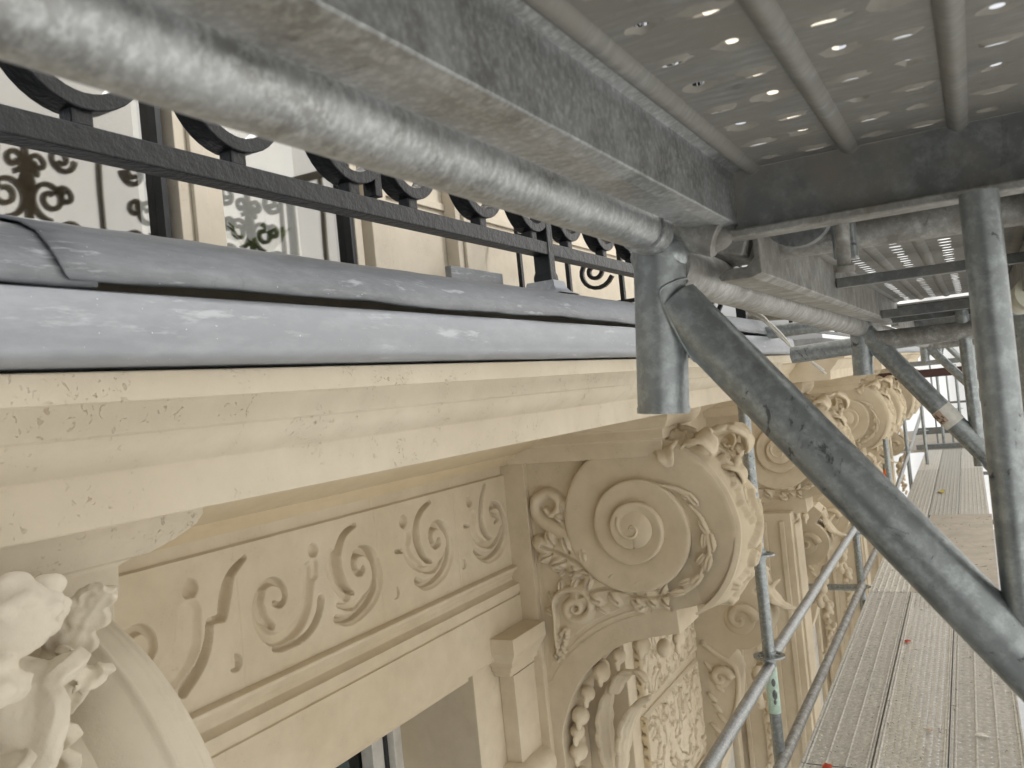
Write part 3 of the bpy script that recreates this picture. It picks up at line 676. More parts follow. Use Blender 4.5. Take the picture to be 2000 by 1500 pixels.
# small lower consoles with scroll and hanging foliage
def small_console(detail=True):
    cy, cz = 1.126, -1.18; sc = .42
    pr = [(1.36, -.93), (1.05, -.93), (1.00, -.98)]+[(cy-.15*math.cos(p), cz+.15*math.sin(p)) for p in np.linspace(R(60), R(-100), 16)]
    pr += [(1.20, -1.38), (1.17, -1.46), (1.19, -1.60), (1.24, -1.75), (1.30, -1.95), (1.36, -2.1)]
    b = MB().prism(pr, 0, .2).build('small_console', M['stone'], None, True, 35, bevel=.003)
    mb = MB()
    for (a, c, r0) in ((cy, cz, .085), (1.25, -1.47, .06)):
        pts = [(-.006, a-r0*math.exp(-.11*i)*math.cos(i*.42), c+r0*math.exp(-.11*i)*math.sin(i*.42)) for i in range(36)]
        mb.sweep(pts, [.022*math.exp(-.05*i)+.003 for i in range(36)], 8)
        mb.ball((.0, a, c), .012, r0*.9, r0*.9, 10)
    pts = [tuple(p) for p in smooth_pts([(.0, 1.33, -1.30), (.0, 1.25, -1.36), (.0, 1.17, -1.42), (.0, 1.17, -1.55), (.0, 1.22, -1.70), (.0, 1.30, -1.85)], 5)]
    mb.sweep(pts, .014, 8)
    for i in range(8):
        y = 1.30-.02*(i % 3); z = -1.42-.05*i; mb.ball((.0, y, z), .014, .035, .014, 7, Matrix.Rotation(.8, 3, 'X').to_euler())
    mb.build('scroll', M['stone'], b, True).matrix_parent_inverse = Matrix.Identity(4)
    mb = MB(); rg = random.Random(3)
    add_leaf(mb, (.1, .99, -.97), (0, -.3, -1), (0, -1, .2), .22, .075, a0=-10, a1=70, thick=.014, lobes=4)
    add_leaf(mb, (.1, .985, -1.16), (0, -.1, 1), (0, -1, .2), .16, .06, a0=-10, a1=60, thick=.014, lobes=4)
    for i in range(46):
        t = i/45; z = -1.33-.62*t; y = .985+.12*t+.05*math.sin(t*6); s = .030*(1.15-.7*t)*rg.uniform(.7, 1.25)
        mb.ball((.1+rg.uniform(-.075, .075)*(1.1-.6*t), y+rg.uniform(-.02, .03), z), s, s*.9, s*1.1, 7)
    h = mb.build('hanging_foliage', M['stone'], b, True); h.matrix_parent_inverse = Matrix.Identity(4)
    rm = h.modifiers.new('r', 'REMESH'); rm.mode = 'VOXEL'; rm.voxel_size = .006; rm.use_smooth_shade = True
    return b
s1 = small_console(); place(s1, 4.2); tag(s1, 'small scroll bracket with hanging fruit beside the vermiculated blocks')
for i, x in enumerate((6.08, 7.1, 9.4, 10.4, 13.0)):
    c = copy_tree(s1); place(c, x)
# --- recessed cornice beyond the balcony, then the next projecting length
def cornice_far(x0, x1, yo, nm):
    p = [(1.9, .06), (.66+yo, .06), (.665+yo, .035), (.70+yo, .03), (.72+yo, .0), (.75+yo, -.03), (.755+yo, -.086), (1.45, -.086), (1.5, -.17), (1.60, -.22), (1.9, -.24)]
    MB().prism(p, x0, x1).build(nm, M['stone'], fac, False, bevel=.003)
cornice_far(3.705, 5.48, .26, 'recessed_cornice'); cornice_far(5.48, 7.3, .02, 'far_cornice'); cornice_far(7.3, 8.7, .26, 'recessed_cornice'); cornice_far(8.7, 14.5, .02, 'far_cornice')
for x0, x1, yo in ((5.46, 7.32, .0), (8.68, 14.5, .0)):
    MB().prism([(1.9, .0625), (.66, .0625), (.65, .075), (.65, .11), (.67, .13), (.8, .17), (1.9, .2)], x0, x1).build('lead_roll', M['lead_bright'], fac, True, 40)

# ================================================================== upper storey behind balcony
up = empty('upper_facade', (0, 1.9, .2)); tag(up, 'pale upper wall with tall reflecting windows behind the black railing', 'wall')
W = 1.9
def wpart(nm, x0, x1, y0, y1, z0, z1, m, bev=.003): return MB().box(x0, x1, y0, y1, z0, z1).build(nm, m, up, bevel=bev)
wpart('balcony_floor', -1.5, 3.69, .9, 2.6, .2, .22, M['lead'])
wpart('mullion', 1.70, 1.86, W-.02, W+.10, .22, 3, M['stone_pale']); wpart('mullion_fillet', 1.74, 1.79, W-.035, W-.021, .22, 3, M['stone_pale'])
for i, (x0, x1) in enumerate(((.3, 1.66), (1.875, 2.47))):
    wd = wpart('window', x0, x1, W+.03, W+.035, .22, 3, M['glass'], 0); tag(wd, ['left window pane reflecting scaffold netting', 'narrow window pane reflecting the railing'][i])
    o = MB().box(x1, x1+.018, W+.0, W+.06, .22, 3).build('seal', M['frame_dark'], wd)
wpart('dark_interior', 0, 2.5, 3.0, 3.05, .0, 3.2, M['curtain'], 0)
for (x0, x1, y) in ((2.49, 2.53, -.005), (2.53, 2.56, .02), (2.56, 2.66, -.03)):
    wpart('window_surround', x0, x1, W+y, W+.15, .22, 3, M['stone_pale'])
wpart('wall_pier', 2.66, 6, W+.0, W+.4, .22, 3, M['stone_pale'])
wpart('pilaster_strip', 3.10, 3.32, W-.06, W-.001, .22, 3, M['stone_pale']); wpart('pilaster_edge', 3.14, 3.18, W-.075, W-.061, .22, 3, M['stone_pale'])
wpart('lead_upstand', 2.95, 3.38, W-.105, W-.076, .22, .545, M['lead']); wpart('lead_upstand', 3.39, 4.2, W-.03, W-.001, .22, .52, M['lead'])
wpart('lintel', -1.5, 6, W-.06, W+.4, 3.0, 3.4, M['stone_pale']); wpart('upper_wall', -6, 20, W+.05, W+.4, 3.41, 9.5, M['stone_pale'])
for i in range(5): wpart('string_course', 2.66, 6, W-.012-.01*(i % 2), W-.001, .8+i*.45, .83+i*.45, M['stone_pale'])

# ================================================================== railing
rail = empty('balcony_railing', (0, .8, .2)); tag(rail, 'black painted iron balcony railing with rings and scrolls', 'railing')
RY = .8
def rp(mb, nm, lab=None, **k):
    o = mb.build(nm, M['iron'], rail, **k)
    if lab: tag(o, lab)
    return o
def bar(mb, x0, x1, z0, z1, d=.013, y=RY): mb.box(x0, x1, y-d, y+d, z0, z1)
mb = MB(); bar(mb, -1.0, 3.5, .296, .324, .016); rp(mb, 'bottom_rail', bevel=.002)
mb = MB(); bar(mb, -1.0, 3.5, .522, .546, .014); rp(mb, 'middle_rail', bevel=.002)
mb = MB(); bar(mb, -1.0, 3.5, 1.20, 1.24, .025); rp(mb, 'handrail', bevel=.006)
def ringmb(x, z, ro, wdt=.014, d=.013, y=RY, n=40, plane='X'):
    mb = MB(); v = []; f = []
    for k in range(n):
        a = 2*math.pi*k/n
        for rr_, dd in ((ro, -d), (ro, d), (ro-wdt, d), (ro-wdt, -d)):
            v.append((x+rr_*math.cos(a), y+dd, z+rr_*math.sin(a)) if plane == 'X' else (x+dd, y+rr_*math.cos(a), z+rr_*math.sin(a)))
    for k in range(n):
        for j in range(4): f.append((k*4+j, k*4+(j+1) % 4, ((k+1) % n)*4+(j+1) % 4, ((k+1) % n)*4+j))
    return mb.add(v, f)
ringx = [.165, .381, .597, .814, 1.045, 1.199, 1.430, 1.644, 1.827, 2.04, 2.25, 2.46, 2.68, 2.90, 3.12, 3.34]
for i, x in enumerate(ringx):
    r0 = .085 if i not in (5, 8) else .075
    o = rp(ringmb(x, .340+r0, r0, .018, .017), 'ring', smooth=True, angle=40, bevel=.0015)
    mb = MB(); mb.box(x-.013, x+.013, RY-.011, RY+.011, .323, .346); o2 = mb.build('collar', M['iron'], o, bevel=.003); o2.matrix_parent_inverse = Matrix.Identity(4)
for x in (.10, .48, .80, 1.10, 1.75, 2.36, 2.98, 3.42):
    mb = MB(); bar(mb, x-.009, x+.009, .546, 1.20, .009); rp(mb, 'baluster', bevel=.0015)
for x in (.50, 1.105, 1.706, 2.36, 2.98): 
    mb = MB(); bar(mb, x-.009, x+.009, .330, .522, .012); rp(mb, 'upright', bevel=.0015)
def spiral_pts(cx, cz, r, turns, a0, sg=1, y=RY, k=.55, n=34, plane='X'):
    out = []
    for i in range(n):
        t = i/(n-1); a = a0+sg*2*math.pi*turns*t; q = r*math.exp(-k*turns*t*1.6)
        out.append((cx+q*math.cos(a), y, cz+q*math.sin(a)) if plane == 'X' else (y, cx+q*math.cos(a), cz+q*math.sin(a)))
    return out
def scroll_panel(cx):
    for sg in (-1, 1):
        for (dx, cz, r, a0, tr) in ((.085, .66, .075, 90, 1.6), (.085, .93, .085, -90, 1.6), (.17, .80, .060, 180, 1.3), (.15, 1.10, .06, 0, 1.4), (.045, .79, .040, 90, 1.3), (.135, .64, .045, 0, 1.3), (.05, 1.06, .045, -90, 1.3), (.15, .95, .04, 180, 1.2)):
            pts = spiral_pts(cx+sg*dx, cz, r, tr, R(a0 if sg > 0 else 180-a0), -sg)
            tail = [(cx+sg*.01, RY, cz+(.14 if a0 < 0 else -.1))]
            mb = MB(); mb.sweep(pts, [.010]*8+[.009]*(len(pts)-8), flat=((0, 1, 0), .009)); rp(mb, 'scroll', smooth=True, angle=40)
    mb = MB(); mb.box(cx-.012, cx+.012, RY-.01, RY+.01, .546, 1.2)
    for z in (.62, .80, .98): mb.ball((cx, RY, z), .035, .015, .05, 7)
    rp(mb, 'leaf_stem', smooth=True, angle=50)
for cx in (-.25, .29, .64, .95, 1.42, 2.05, 2.67, 3.2): scroll_panel(cx)
# posts with lead sleeves
for i, x in enumerate((.02, 1.706, 3.49)):
    z0 = .215 if i else .20
    mb = MB(); mb.box(x-.014, x+.014, RY-.018, RY+.02, z0, 1.2); rp(mb, 'post', bevel=.002)
def sleeve(x):
    v = []; n = 12
    for z, k in ((.205, 1.9), (.213, 1.35), (.222, 1.12), (.232, 1.05), (.236, 1.0)):
        for (a, b) in ((-.028, -.028), (.028, -.028), (.028, .034), (-.028, .034)): v.append((x+a*k, RY+b*k-.0, z+.004))
    f = [(i*4+j, i*4+(j+1) % 4, (i+1)*4+(j+1) % 4, (i+1)*4+j) for i in range(4) for j in range(4)]+[(16, 17, 18, 19)]
    tag(MB().add(v, f).build('lead_sleeve', M['lead_bright'], rail, True, 60), 'lead sleeve dressed round the post foot')
sleeve(1.706)
# return length of the railing running back to the wall
XR = 3.47
for z0, z1 in ((.345, .362), (.70, .72), (1.2, 1.24)): rp(MB().box(XR-.01, XR+.01, .82, 1.88, z0, z1), 'return_rail', bevel=.002)
for y in (1.02, 1.28, 1.52, 1.75): rp(MB().box(XR-.012, XR+.012, y-.009, y+.009, .22, 1.2), 'upright', bevel=.0015)
for y, z in ((1.40, .285), (1.64, .285)): rp(ringmb(XR, z, .055, .011, .010, y=y, plane='Y'), 'ring', smooth=True, angle=40)
for y, z, sg in ((1.15, .31, 1), (.93, .31, -1), (1.15, .52, -1), (.93, .52, 1), (1.40, .5, 1), (1.64, .5, -1)):
    mb = MB(); mb.sweep(spiral_pts(y, z, .085, 1.7, R(200 if sg > 0 else -20), sg, y=XR, plane='Y'), .008, flat=((1, 0, 0), .009)); rp(mb, 'scroll', smooth=True, angle=40)
# wheel-like rosettes of the next balcony, far
r2 = empty('far_railing', (5.6, .9, .2)); tag(r2, 'black iron scroll railing of the farther balcony', 'railing')
mb = MB(); mb.box(5.0, 8.0, .89, .91, .60, .63); mb.box(5.0, 8, .89, .91, .22, .24); mb.build('rail', M['iron'], r2)
for x in (5.1, 5.7, 6.3, 6.9):
    o = ringmb(x, .42, .12, .015, .01, y=.9).build('ring', M['iron'], r2, True, 40)
    b2 = MB().box(x-.01, x+.01, .89, .91, .24, .42); b2.ball((x, .9, .44), .045, .03, .045, 8); b2.build('rosette', M['iron'], r2, True, 50)

# ================================================================== scaffold
def cells(mb, x0, x1, y0, y1, z, cx, cy, rx, ry, lift, n=12, mid=None, rims=None):
    ang = [2*math.pi*(k+.5)/n for k in range(n)]; out = []
    for a in ang:
        c, s = math.cos(a), math.sin(a); t = 1e9
        if c > 1e-6: t = min(t, (x1-cx)/c)
        if c < -1e-6: t = min(t, (x0-cx)/c)
        if s > 1e-6: t = min(t, (y1-cy)/s)
        if s < -1e-6: t = min(t, (y0-cy)/s)
        out.append((cx+c*t, cy+s*t, z))
    jr = [random.uniform(.62, 1.15) if rims is not None else 1 for a in ang]
    v = out+[(cx+math.cos(a)*(mid[0]*q_ if mid else rx*2.2), cy+math.sin(a)*(mid[1]*q_ if mid else ry*1.7), z) for a, q_ in zip(ang, jr)]+[(cx+math.cos(a)*rx, cy+math.sin(a)*ry, z+lift) for a in ang]
    base = len(mb.v); f = []
    for k in range(n):
        q = (k+1) % n; f.append((k, q, n+q, n+k))
        if rims is None: f.append((n+k, n+q, 2*n+q, 2*n+k))
        a, b = out[k], out[q]
        if abs(a[0]-b[0]) > 1e-7 and abs(a[1]-b[1]) > 1e-7:
            cxn = x1 if max(a[0], b[0]) > x1-1e-6 else x0; cyn = y1 if max(a[1], b[1]) > y1-1e-6 else y0
            v.append((cxn, cyn, z)); f.append((k, len(v)-1, q))
    if rims is not None: rims.add(v[n:3*n], [(k, (k+1) % n, n+(k+1) % n, n+k) for k in range(n)])
    mb.add(v, f)
def perf_plate(x0, x1, ribs, z, pitch, rib_h, cols, hole, slit, lift, rims=None):
    """sheet with V ribs along X and rows of pressed openings between them"""
    mb = MB(); nx = max(1, int(round((x1-x0)/pitch))); px = (x1-x0)/nx; hw = .007
    for i, y in enumerate(ribs):
        pr = [(y+hw*math.cos(a)*(1.15 if abs(math.cos(a)) > .9 else 1), z-rib_h*math.sin(a)**1.3) for a in [math.pi*q/8 for q in range(9)]]
        mb.strip(pr, [x0, x1])
        if i < len(ribs)-1:
            a, b = y-hw, ribs[i+1]+hw; wd = (a-b)/cols
            for c in range(cols):
                yy1 = a-c*wd; yy0 = yy1-wd
                for k in range(nx):
                    xa = x0+k*px; par = (k+c) % 2 == 0
                    j_ = random.uniform(.75, 1.3)
                    if par: cells(mb, xa, xa+px, yy0, yy1, z, xa+px/2, (yy0+yy1)/2+random.uniform(-.001, .001), hole[0]*random.uniform(.7, 1.1), hole[1], lift*random.uniform(.7, 1.2), 12, (.0095*j_, .0125*j_) if rims else None, rims)
                    else: cells(mb, xa, xa+px, yy0, yy1, z, xa+px/2, (yy0+yy1)/2, slit[0]*random.uniform(.3, 1.1), slit[1]*random.uniform(.6, 1), -lift*.9 if rims else lift*1.3, 12, (.008*j_, .0155) if rims else None, rims)
    return mb
# ---- near upper deck
ud = empty('scaffold_deck', (-.2, 0, .19)); tag(ud, 'perforated steel scaffold deck overhead, seen from below', 'scaffold deck')
ribs = [.167-.086*i for i in range(8)]
rims = MB(); rims.v = []
pl = perf_plate(-1.3, .8255, ribs, .19, .0575, .0065, 2, (.0042, .0042), (.0026, .0095), .0024, rims).build('deck_plate', M['deck_under'], ud, True, 35)
tag(pl, 'ribbed underside sheet with punched holes and slits')
tag(rims.build('pressed_rims', M['deck_rim'], ud, True, 50), 'dust caked rims round the punched openings', kind='stuff')
# folded side rail (profile in Y,Z)
srp = [(.187, .215), (.172, .1905), (.187, .187), (.196, .178), (.196, .166), (.218, .158), (.224, .150), (.228, .143), (.222, .138), (.196, .1372), (.189, .1385), (.184, .1395), (.184, .215)]
MB().prism(srp, -1.3, .845).build('side_rail', M['galv_near'], ud, False, bevel=.0015)
MB().prism([(.206, .216), (.206, .196), (.219, .191), (.223, .196), (.210, .203), (.210, .216)], -1.3, .80).build('side_lip', M['galv'], ud, bevel=.001)
# end plate
MB().box(.826, .838, -.44, .188, .134, .205).build('end_plate', M['galv_dark'], ud, bevel=.0015)
MB().box(.812, .842, -.44, .192, .126, .1335).build('end_flange', M['galv_dusty'], ud, bevel=.0015)
MB().box(-1.3, .812, -.45, -.435, .13, .21).build('side_rail', M['galv_dark'], ud)
mb = MB(); mb.tube((.842, .095, .135), (.850, .098, .088), .0062, 14); mb.tube((.850, .098, .090), (.851, .0985, .084), .0095, 14); mb.build('locking_pin', M['galv_dusty'], ud, True, 40)
# ---- next upper deck (lower by a lap)
u2 = empty('scaffold_deck', (1.7, 0, .15)); tag(u2, 'second overhead deck with slots of light and flat cross bars', 'scaffold deck')
perf_plate(.92, 2.52, [.172-.06*i for i in range(11)], .15, .035, .003, 1, (.0075, .0080), (.0070, .0080), .0002).build('deck_plate', M['deck_under'], u2, True, 35)
MB().prism([(.180, .16), (.180, .112), (.188, .104), (.208, .104), (.216, .098), (.214, .093), (.184, .0925), (.174, .096), (.174, .16)], .86, 2.56).build('side_rail', M['galv_dusty'], u2, bevel=.001)
for x, z0_, z1_ in ((1.38, .1135, .128), (2.06, .090, .108), (2.34, .088, .118)): MB().box(x, x+.02, -.44, .173, z0_, z1_).build('cross_bar', M['galv_dark'], u2, bevel=.001)
MB().prism([(-.075, .16), (-.075, .085), (-.13, .085), (-.13, .16)], .86, 2.56).build('centre_rail', M['galv_dusty'], u2, bevel=.002)
u3 = empty('scaffold_deck', (4, 0, .15)); tag(u3, 'distant overhead deck beyond the second bracket', 'scaffold deck')
MB().box(2.65, 5.6, -.5, .18, .145, .15).build('deck_plate', M['deck_under'], u3)
for x in (2.66, 3.4, 4.2, 5.0, 5.56): MB().box(x, x+.03, -.5, .18, .10, .144).build('cross_bar', M['galv_dark'], u3)
MB().box(2.65, 5.6, .181, .20, .09, .155).build('side_rail', M['galv_dusty'], u3)

def single(name, mb, m, label, cat, group=None, smooth=True, bev=0):
    o = mb.build(name, m, None, smooth, 40, bevel=bev); return tag(o, label, cat, group)
TR = .0242
# ledgers overhead
single('scaffold_ledger', MB().tube((-1.2, .252, .1395), (.775, .252, .1395), .0199, 48).tube((.745, .252, .139), (.772, .252, .138), .0222, 48), M['galv_near'], 'big blotched galvanised tube crossing the top left in front of the railing', 'scaffold tube')
single('scaffold_ledger', MB().tube((.80, .250, .110), (2.29, .247, .088), TR, 32), M['galv_dusty'], 'dusty tube running on from the near bracket to the second bracket', 'scaffold tube')
single('scaffold_ledger', MB().tube((2.34, .247, .088), (5.6, .25, .07), TR, 24), M['galv_dusty'], 'tube running on beyond the second bracket', 'scaffold tube')
# brackets
def bracket(x, stub_top, stub_bot, dia, st, label, mat_, topz, near=False):
    e = empty('scaffold_bracket', (x, .25, stub_top[2])); tag(e, label, 'scaffold bracket', 'cantilever brackets under the upper decks')
    mb = MB(); mb.tube(stub_top, stub_bot, TR, 36, caps=False); mb.tube(stub_bot, stub_top, TR-.003, 36, caps=False)
    a, b = Vector(stub_bot), Vector(stub_top); d_ = (b-a).normalized()
    mb.tube(a-d_*.0004, a+d_*.005, TR+.0006, 36)
    mb.build('spigot', mat_, e, True, 40)
    MB().tube(dia[0], dia[1], TR*.995, 36).build('diagonal_brace', mat_, e, True, 40)
    MB().tube(st[0], st[1], .0145, 28).build('strut', mat_, e, True, 40)
    if not near: MB().tube((x, stub_top[1]-.01, topz), (x, -.75, topz-.0), TR*.92, 28).build('top_tube', M['galv_dusty'], e, True, 40)
    # gusset where stub and brace meet, welds
    s0 = Vector(stub_top); g0 = Vector(dia[0])
    g = MB(); th = .006
    pts = [(s0.y+.0, s0.z-.01), (g0.y-.012, g0.z-.03), (s0.y-.01, s0.z-.105), (s0.y+.0, s0.z-.11)]
    g.add([(x-th, y, z) for y, z in pts]+[(x+th, y, z) for y, z in pts], [(0, 1, 2, 3), (7, 6, 5, 4), (0, 4, 5, 1), (1, 5, 6, 2), (2, 6, 7, 3), (3, 7, 4, 0)])
    A_ = Vector(dia[1]); D_ = (g0-A_).normalized(); p_ = D_.orthogonal().normalized(); q_ = D_.cross(p_); bead = []
    for k in range(49):
        t_ = 2*math.pi*k/48; P0 = A_+(p_*math.cos(t_)+q_*math.sin(t_))*TR*.985; ox, oy = P0.x-s0.x, P0.y-s0.y
        a_, b_, c_ = D_.x**2+D_.y**2, 2*(ox*D_.x+oy*D_.y), ox*ox+oy*oy-(TR*1.0)**2; ds = max(0, b_*b_-4*a_*c_)
        bead.append(tuple(P0+D_*((-b_-math.sqrt(ds))/(2*a_))))
    MB().sweep(bead, [random.uniform(.0008, .0016) for _ in bead], 8).build('weld_bead', mat_, e, True)
    g.ball((x, s0.y-.012, s0.z-.06), .012, .014, .03, 8); g.ball((x, s0.y+.0, s0.z-.0), .022, .028, .022, 8)
    g.build('weld_plate', mat_, e, True, 60)
    return e
def lineX(p, q, X, ext0=0, ext1=0):
    a = Vector(onX(*p, X)); b = Vector(onX(*q, X)); d_ = (b-a); return a-d_*ext0, b+d_*ext1
X1 = .79
dg = lineX((1379, 654), (1924, 1208), X1, .13, 2.6)
bracket(X1, (X1, .252, .118), tuple(onX(1296, 805, X1)), dg, ((X1, -.014, .125), (X1, -.014, -.222)), 'nearest cantilever bracket, scratched brace sweeping across the picture', M['galv'], .150, True)
X2 = 2.316
dg2 = lineX((1712, 672), (1918, 880), X2, .12, 1.9)
bracket(X2, (X2, .246, .09), tuple(onX(1687, 732, X2)), dg2, ((X2, .020, .10), (X2, .014, -.27)), 'second bracket with a printed sticker on its brace', M['galv'], .05)
X3 = 5.64
dg3 = lineX((1818, 682), (1915, 772), X3, .05, 1.9)
bracket(X3, (X3, .262, .07), (X3, .262, -.03), dg3, ((X3, .02, .07), (X3, .02, -.3)), 'third bracket, small in the distance', M['galv'], .055)
X4 = 8.2
dg4 = lineX((1846, 672), (1930, 752), X4, .05, 1.5)
bracket(X4, (X4, .262, .09), (X4, .262, -.0), dg4, ((X4, .02, .07), (X4, .02, -.4)), 'fourth bracket, farthest one', M['galv'], .09)
# transom under the near deck
tr = empty('transom_tube', (.95, .1, .13)); tag(tr, 'rusty dusted cross tube under the end of the near deck', 'scaffold tube')
a = Vector(onX(1330, 500, .98)); b = Vector(onX(1900, 412, .98)); dd_ = b-a
MB().tube(a, b+dd_*.5, .021, 32).build('tube', M['galv_dusty'], tr, True, 40)
mb = MB(); c_ = onX(1655, 470, .93); mb.box(.925, .945, c_[1]-.008, c_[1]+.014, c_[2]-.018, c_[2]+.026); mb.build('lug', M['galv'], tr, bevel=.002)
c_ = onX(1560, 440, .9); mb = MB()
mb.tube((.89, c_[1], c_[2]+.012), (.905, c_[1], c_[2]+.012), .034, 32); mb.build('disc', M['galv_dark'], tr, True, 40)
# claw near the bracket head
cl = empty('deck_claw', (.86, .2, .11)); tag(cl, 'folded steel claw hooking the deck end over the tube', 'scaffold claw')
a = onX(1405, 480, .87); b = onX(1475, 475, .87)
mb = MB(); mb.prism([(a[1], a[2]+.018), (a[1]+.002, a[2]-.008), (b[1]+.01, b[2]-.012), (b[1], b[2]+.014)], .855, .885); mb.build('hook', M['galv_dusty'], cl, bevel=.002)
a = onX(1390, 470, .81); mb = MB(); mb.ball(a, .012, .02, .012, 8); mb.tube(onX(1290, 445, .80), onX(1400, 470, .80), .016, 20); mb.build('collar', M['galv_dusty'], cl, True, 50)
# cross tubes in the middle distance
single('transom_tube', MB().tube((3.25, .80, .138), (3.25, .20, .150), TR, 24), M['galv'], 'upper cross tube over the end of the lead roll', 'scaffold tube')
single('transom_tube', MB().tube((2.62, .47, .040), (2.60, -.9, .093), TR, 24), M['galv'], 'lower cross tube passing behind the second bracket', 'scaffold tube')
single('transom_tube', MB().tube((4.4, 1.0, .28), (4.0, .30, .22), TR, 20), M['galv_dark'], 'dark cross tube higher above the lead roll end', 'scaffold tube')
# inner standards
def rosette(e, x, y, z):
    mb = MB(); n = 28; v = []; f = []
    for k in range(n):
        a = 2*math.pi*k/n; ro = .062*(1+.05*math.cos(4*a))
        for r_, zz in ((ro, -.004), (ro, .004), (.046, .004), (.046, -.004)): v.append((x+r_*math.cos(a), y+r_*math.sin(a), z+zz))
    for k in range(n):
        for j in range(4): f.append((k*4+j, k*4+(j+1) % 4, ((k+1) % n)*4+(j+1) % 4, ((k+1) % n)*4+j))
    mb.add(v, f)
    for a in (0, 1.57, 3.14, 4.71): mb.box(x+.035*math.cos(a)-.01, x+.035*math.cos(a)+.01, y+.035*math.sin(a)-.01, y+.035*math.sin(a)+.01, z-.0035, z+.0035)
    mb.tube((x, y, z-.02), (x, y, z+.02), .029, 20)
    mb.build('rosette', M['galv'], e, True, 40)
def standard(x, y, z0, z1, ros, label, mat_='galv'):
    e = empty('scaffold_standard', (x, y, z0)); tag(e, label, 'scaffold standard', 'upright tubes between facade and deck')
    MB().tube((x, y, z0), (x, y, z1), TR, 24).build('tube', M[mat_], e, True, 40)
    for z in ros: rosette(e, x, y, z)
    return e
p1 = onX(1492, 1083, 3.64); p2 = onX(1522, 1282, 3.64)
st1 = standard(3.64, .868, -3.2, -.10, (p1[2], p2[2]), 'nearest upright tube beside the scroll console, with a worn mint sticker', 'galv')
mb = MB(); zc = onX(1528, 1345, 3.64)[2]; mb.tube((3.64, .868, zc-.10), (3.64, .868, zc+.09), TR+.0008, 24, caps=False); tag(mb.build('sticker', M['mint'], st1, True, 40), 'worn mint green paper sticker')
for (z, s_) in ((zc+.03, .018), (zc-.02, .022), (zc-.05, .012)):
    mb = MB(); mb.ball((3.64-.0215, .868-.009, z), .004, s_*.6, s_, 7); mb.build('sticker_tear', M['galv_dark'], st1, True)
standard(6.62, .875, -3.2, -.9, (-1.22, -1.6), 'second upright tube, where the deck boards join')
s3 = standard(9.3, .89, -3.2, -1.02, (-1.35,), 'upright with an orange band, short open top')
mb = MB(); mb.tube((9.3, .89, -1.20), (9.3, .89, -1.08), TR+.001, 20, caps=False); tag(mb.build('band', M['orange'], s3, True, 40), 'orange tape band')
standard(8.6, .80, -3.2, -.72, (-1.3,), 'upright just before the one with the orange band')
standard(12.4, .90, -3.2, -.55, (-1.2,), 'thin distant upright in front of the last console')
standard(14.2, .78, -3.2, -.3, (-1.1,), 'far upright at the end of the ledger')
standard(16.6, .62, -1.6, -.3, (-1.0,), 'far upright at the inner corner of the end guardrail')
standard(17.5, .35, -1.6, -.2, (-1.0,), 'upright standing in the middle of the end guardrail')
standard(15.0, -.12, -1.6, 2.0, (-.6,), 'tall thin upright right of the end guardrail')
# long inner ledgers
single('scaffold_ledger', MB().tube((1.2, .868, -1.262), (3.62, .868, -1.213), TR, 24), M['galv_near'], 'pale handrail tube rising from the bottom edge to the nearest upright', 'scaffold tube')
single('scaffold_ledger', MB().tube((3.67, .868, -1.19), (6.60, .874, -1.17), TR, 24), M['galv_near'], 'pale handrail tube between first and second upright', 'scaffold tube')
single('scaffold_ledger', MB().tube((3.45, .845, -1.585), (6.55, .86, -1.57), TR, 24), M['galv_dusty'], 'lower tube lying along the inner edge of the boards', 'scaffold tube')
single('scaffold_ledger', MB().tube((6.7, .88, -1.57), (9.25, .885, -1.56), TR, 20), M['galv_dusty'], 'lower tube along the boards, second length', 'scaffold tube')
single('scaffold_ledger', MB().tube((9.3, .90, -1.5), (16.3, .90, -.95), TR, 16), M['galv_near'], 'distant tube sloping up beside the last boards', 'scaffold tube')
single('scaffold_ledger', MB().tube((6.6, .88, -1.60), (6.6, 1.28, -1.60), TR, 20), M['galv'], 'short cross tube reaching from the second upright to the wall', 'scaffold tube')
# outer upright and pieces at the right edge
single('scaffold_standard', MB().tube((1.65, -.082, -2.2), (1.65, -.078, .05), TR, 32), M['galv'], 'outer upright half hidden behind the near strut', 'scaffold standard')
ot = empty('wedge_head', (1.72, -.09, .05)); tag(ot, 'dusty wedge coupler head at the right edge', 'scaffold coupler')
mb = MB(); mb.box(1.66, 1.72, -.165, -.09, -.0, .085); mb.tube((1.7, -.12, .09), (1.7, -.12, -.06), .02, 20); mb.build('head', M['galv_dusty'], ot, True, 40, bevel=.004)
mb = MB(); c_ = onX(1995, 585, 1.6); mb.tube((1.6, c_[1]-.02, c_[2]+.01), (2.1, c_[1]-.02, c_[2]+.02), .028, 24)
single('plastic_pipe', mb, M['pvc'], 'short pale plastic pipe at the right edge under the deck', 'pipe')

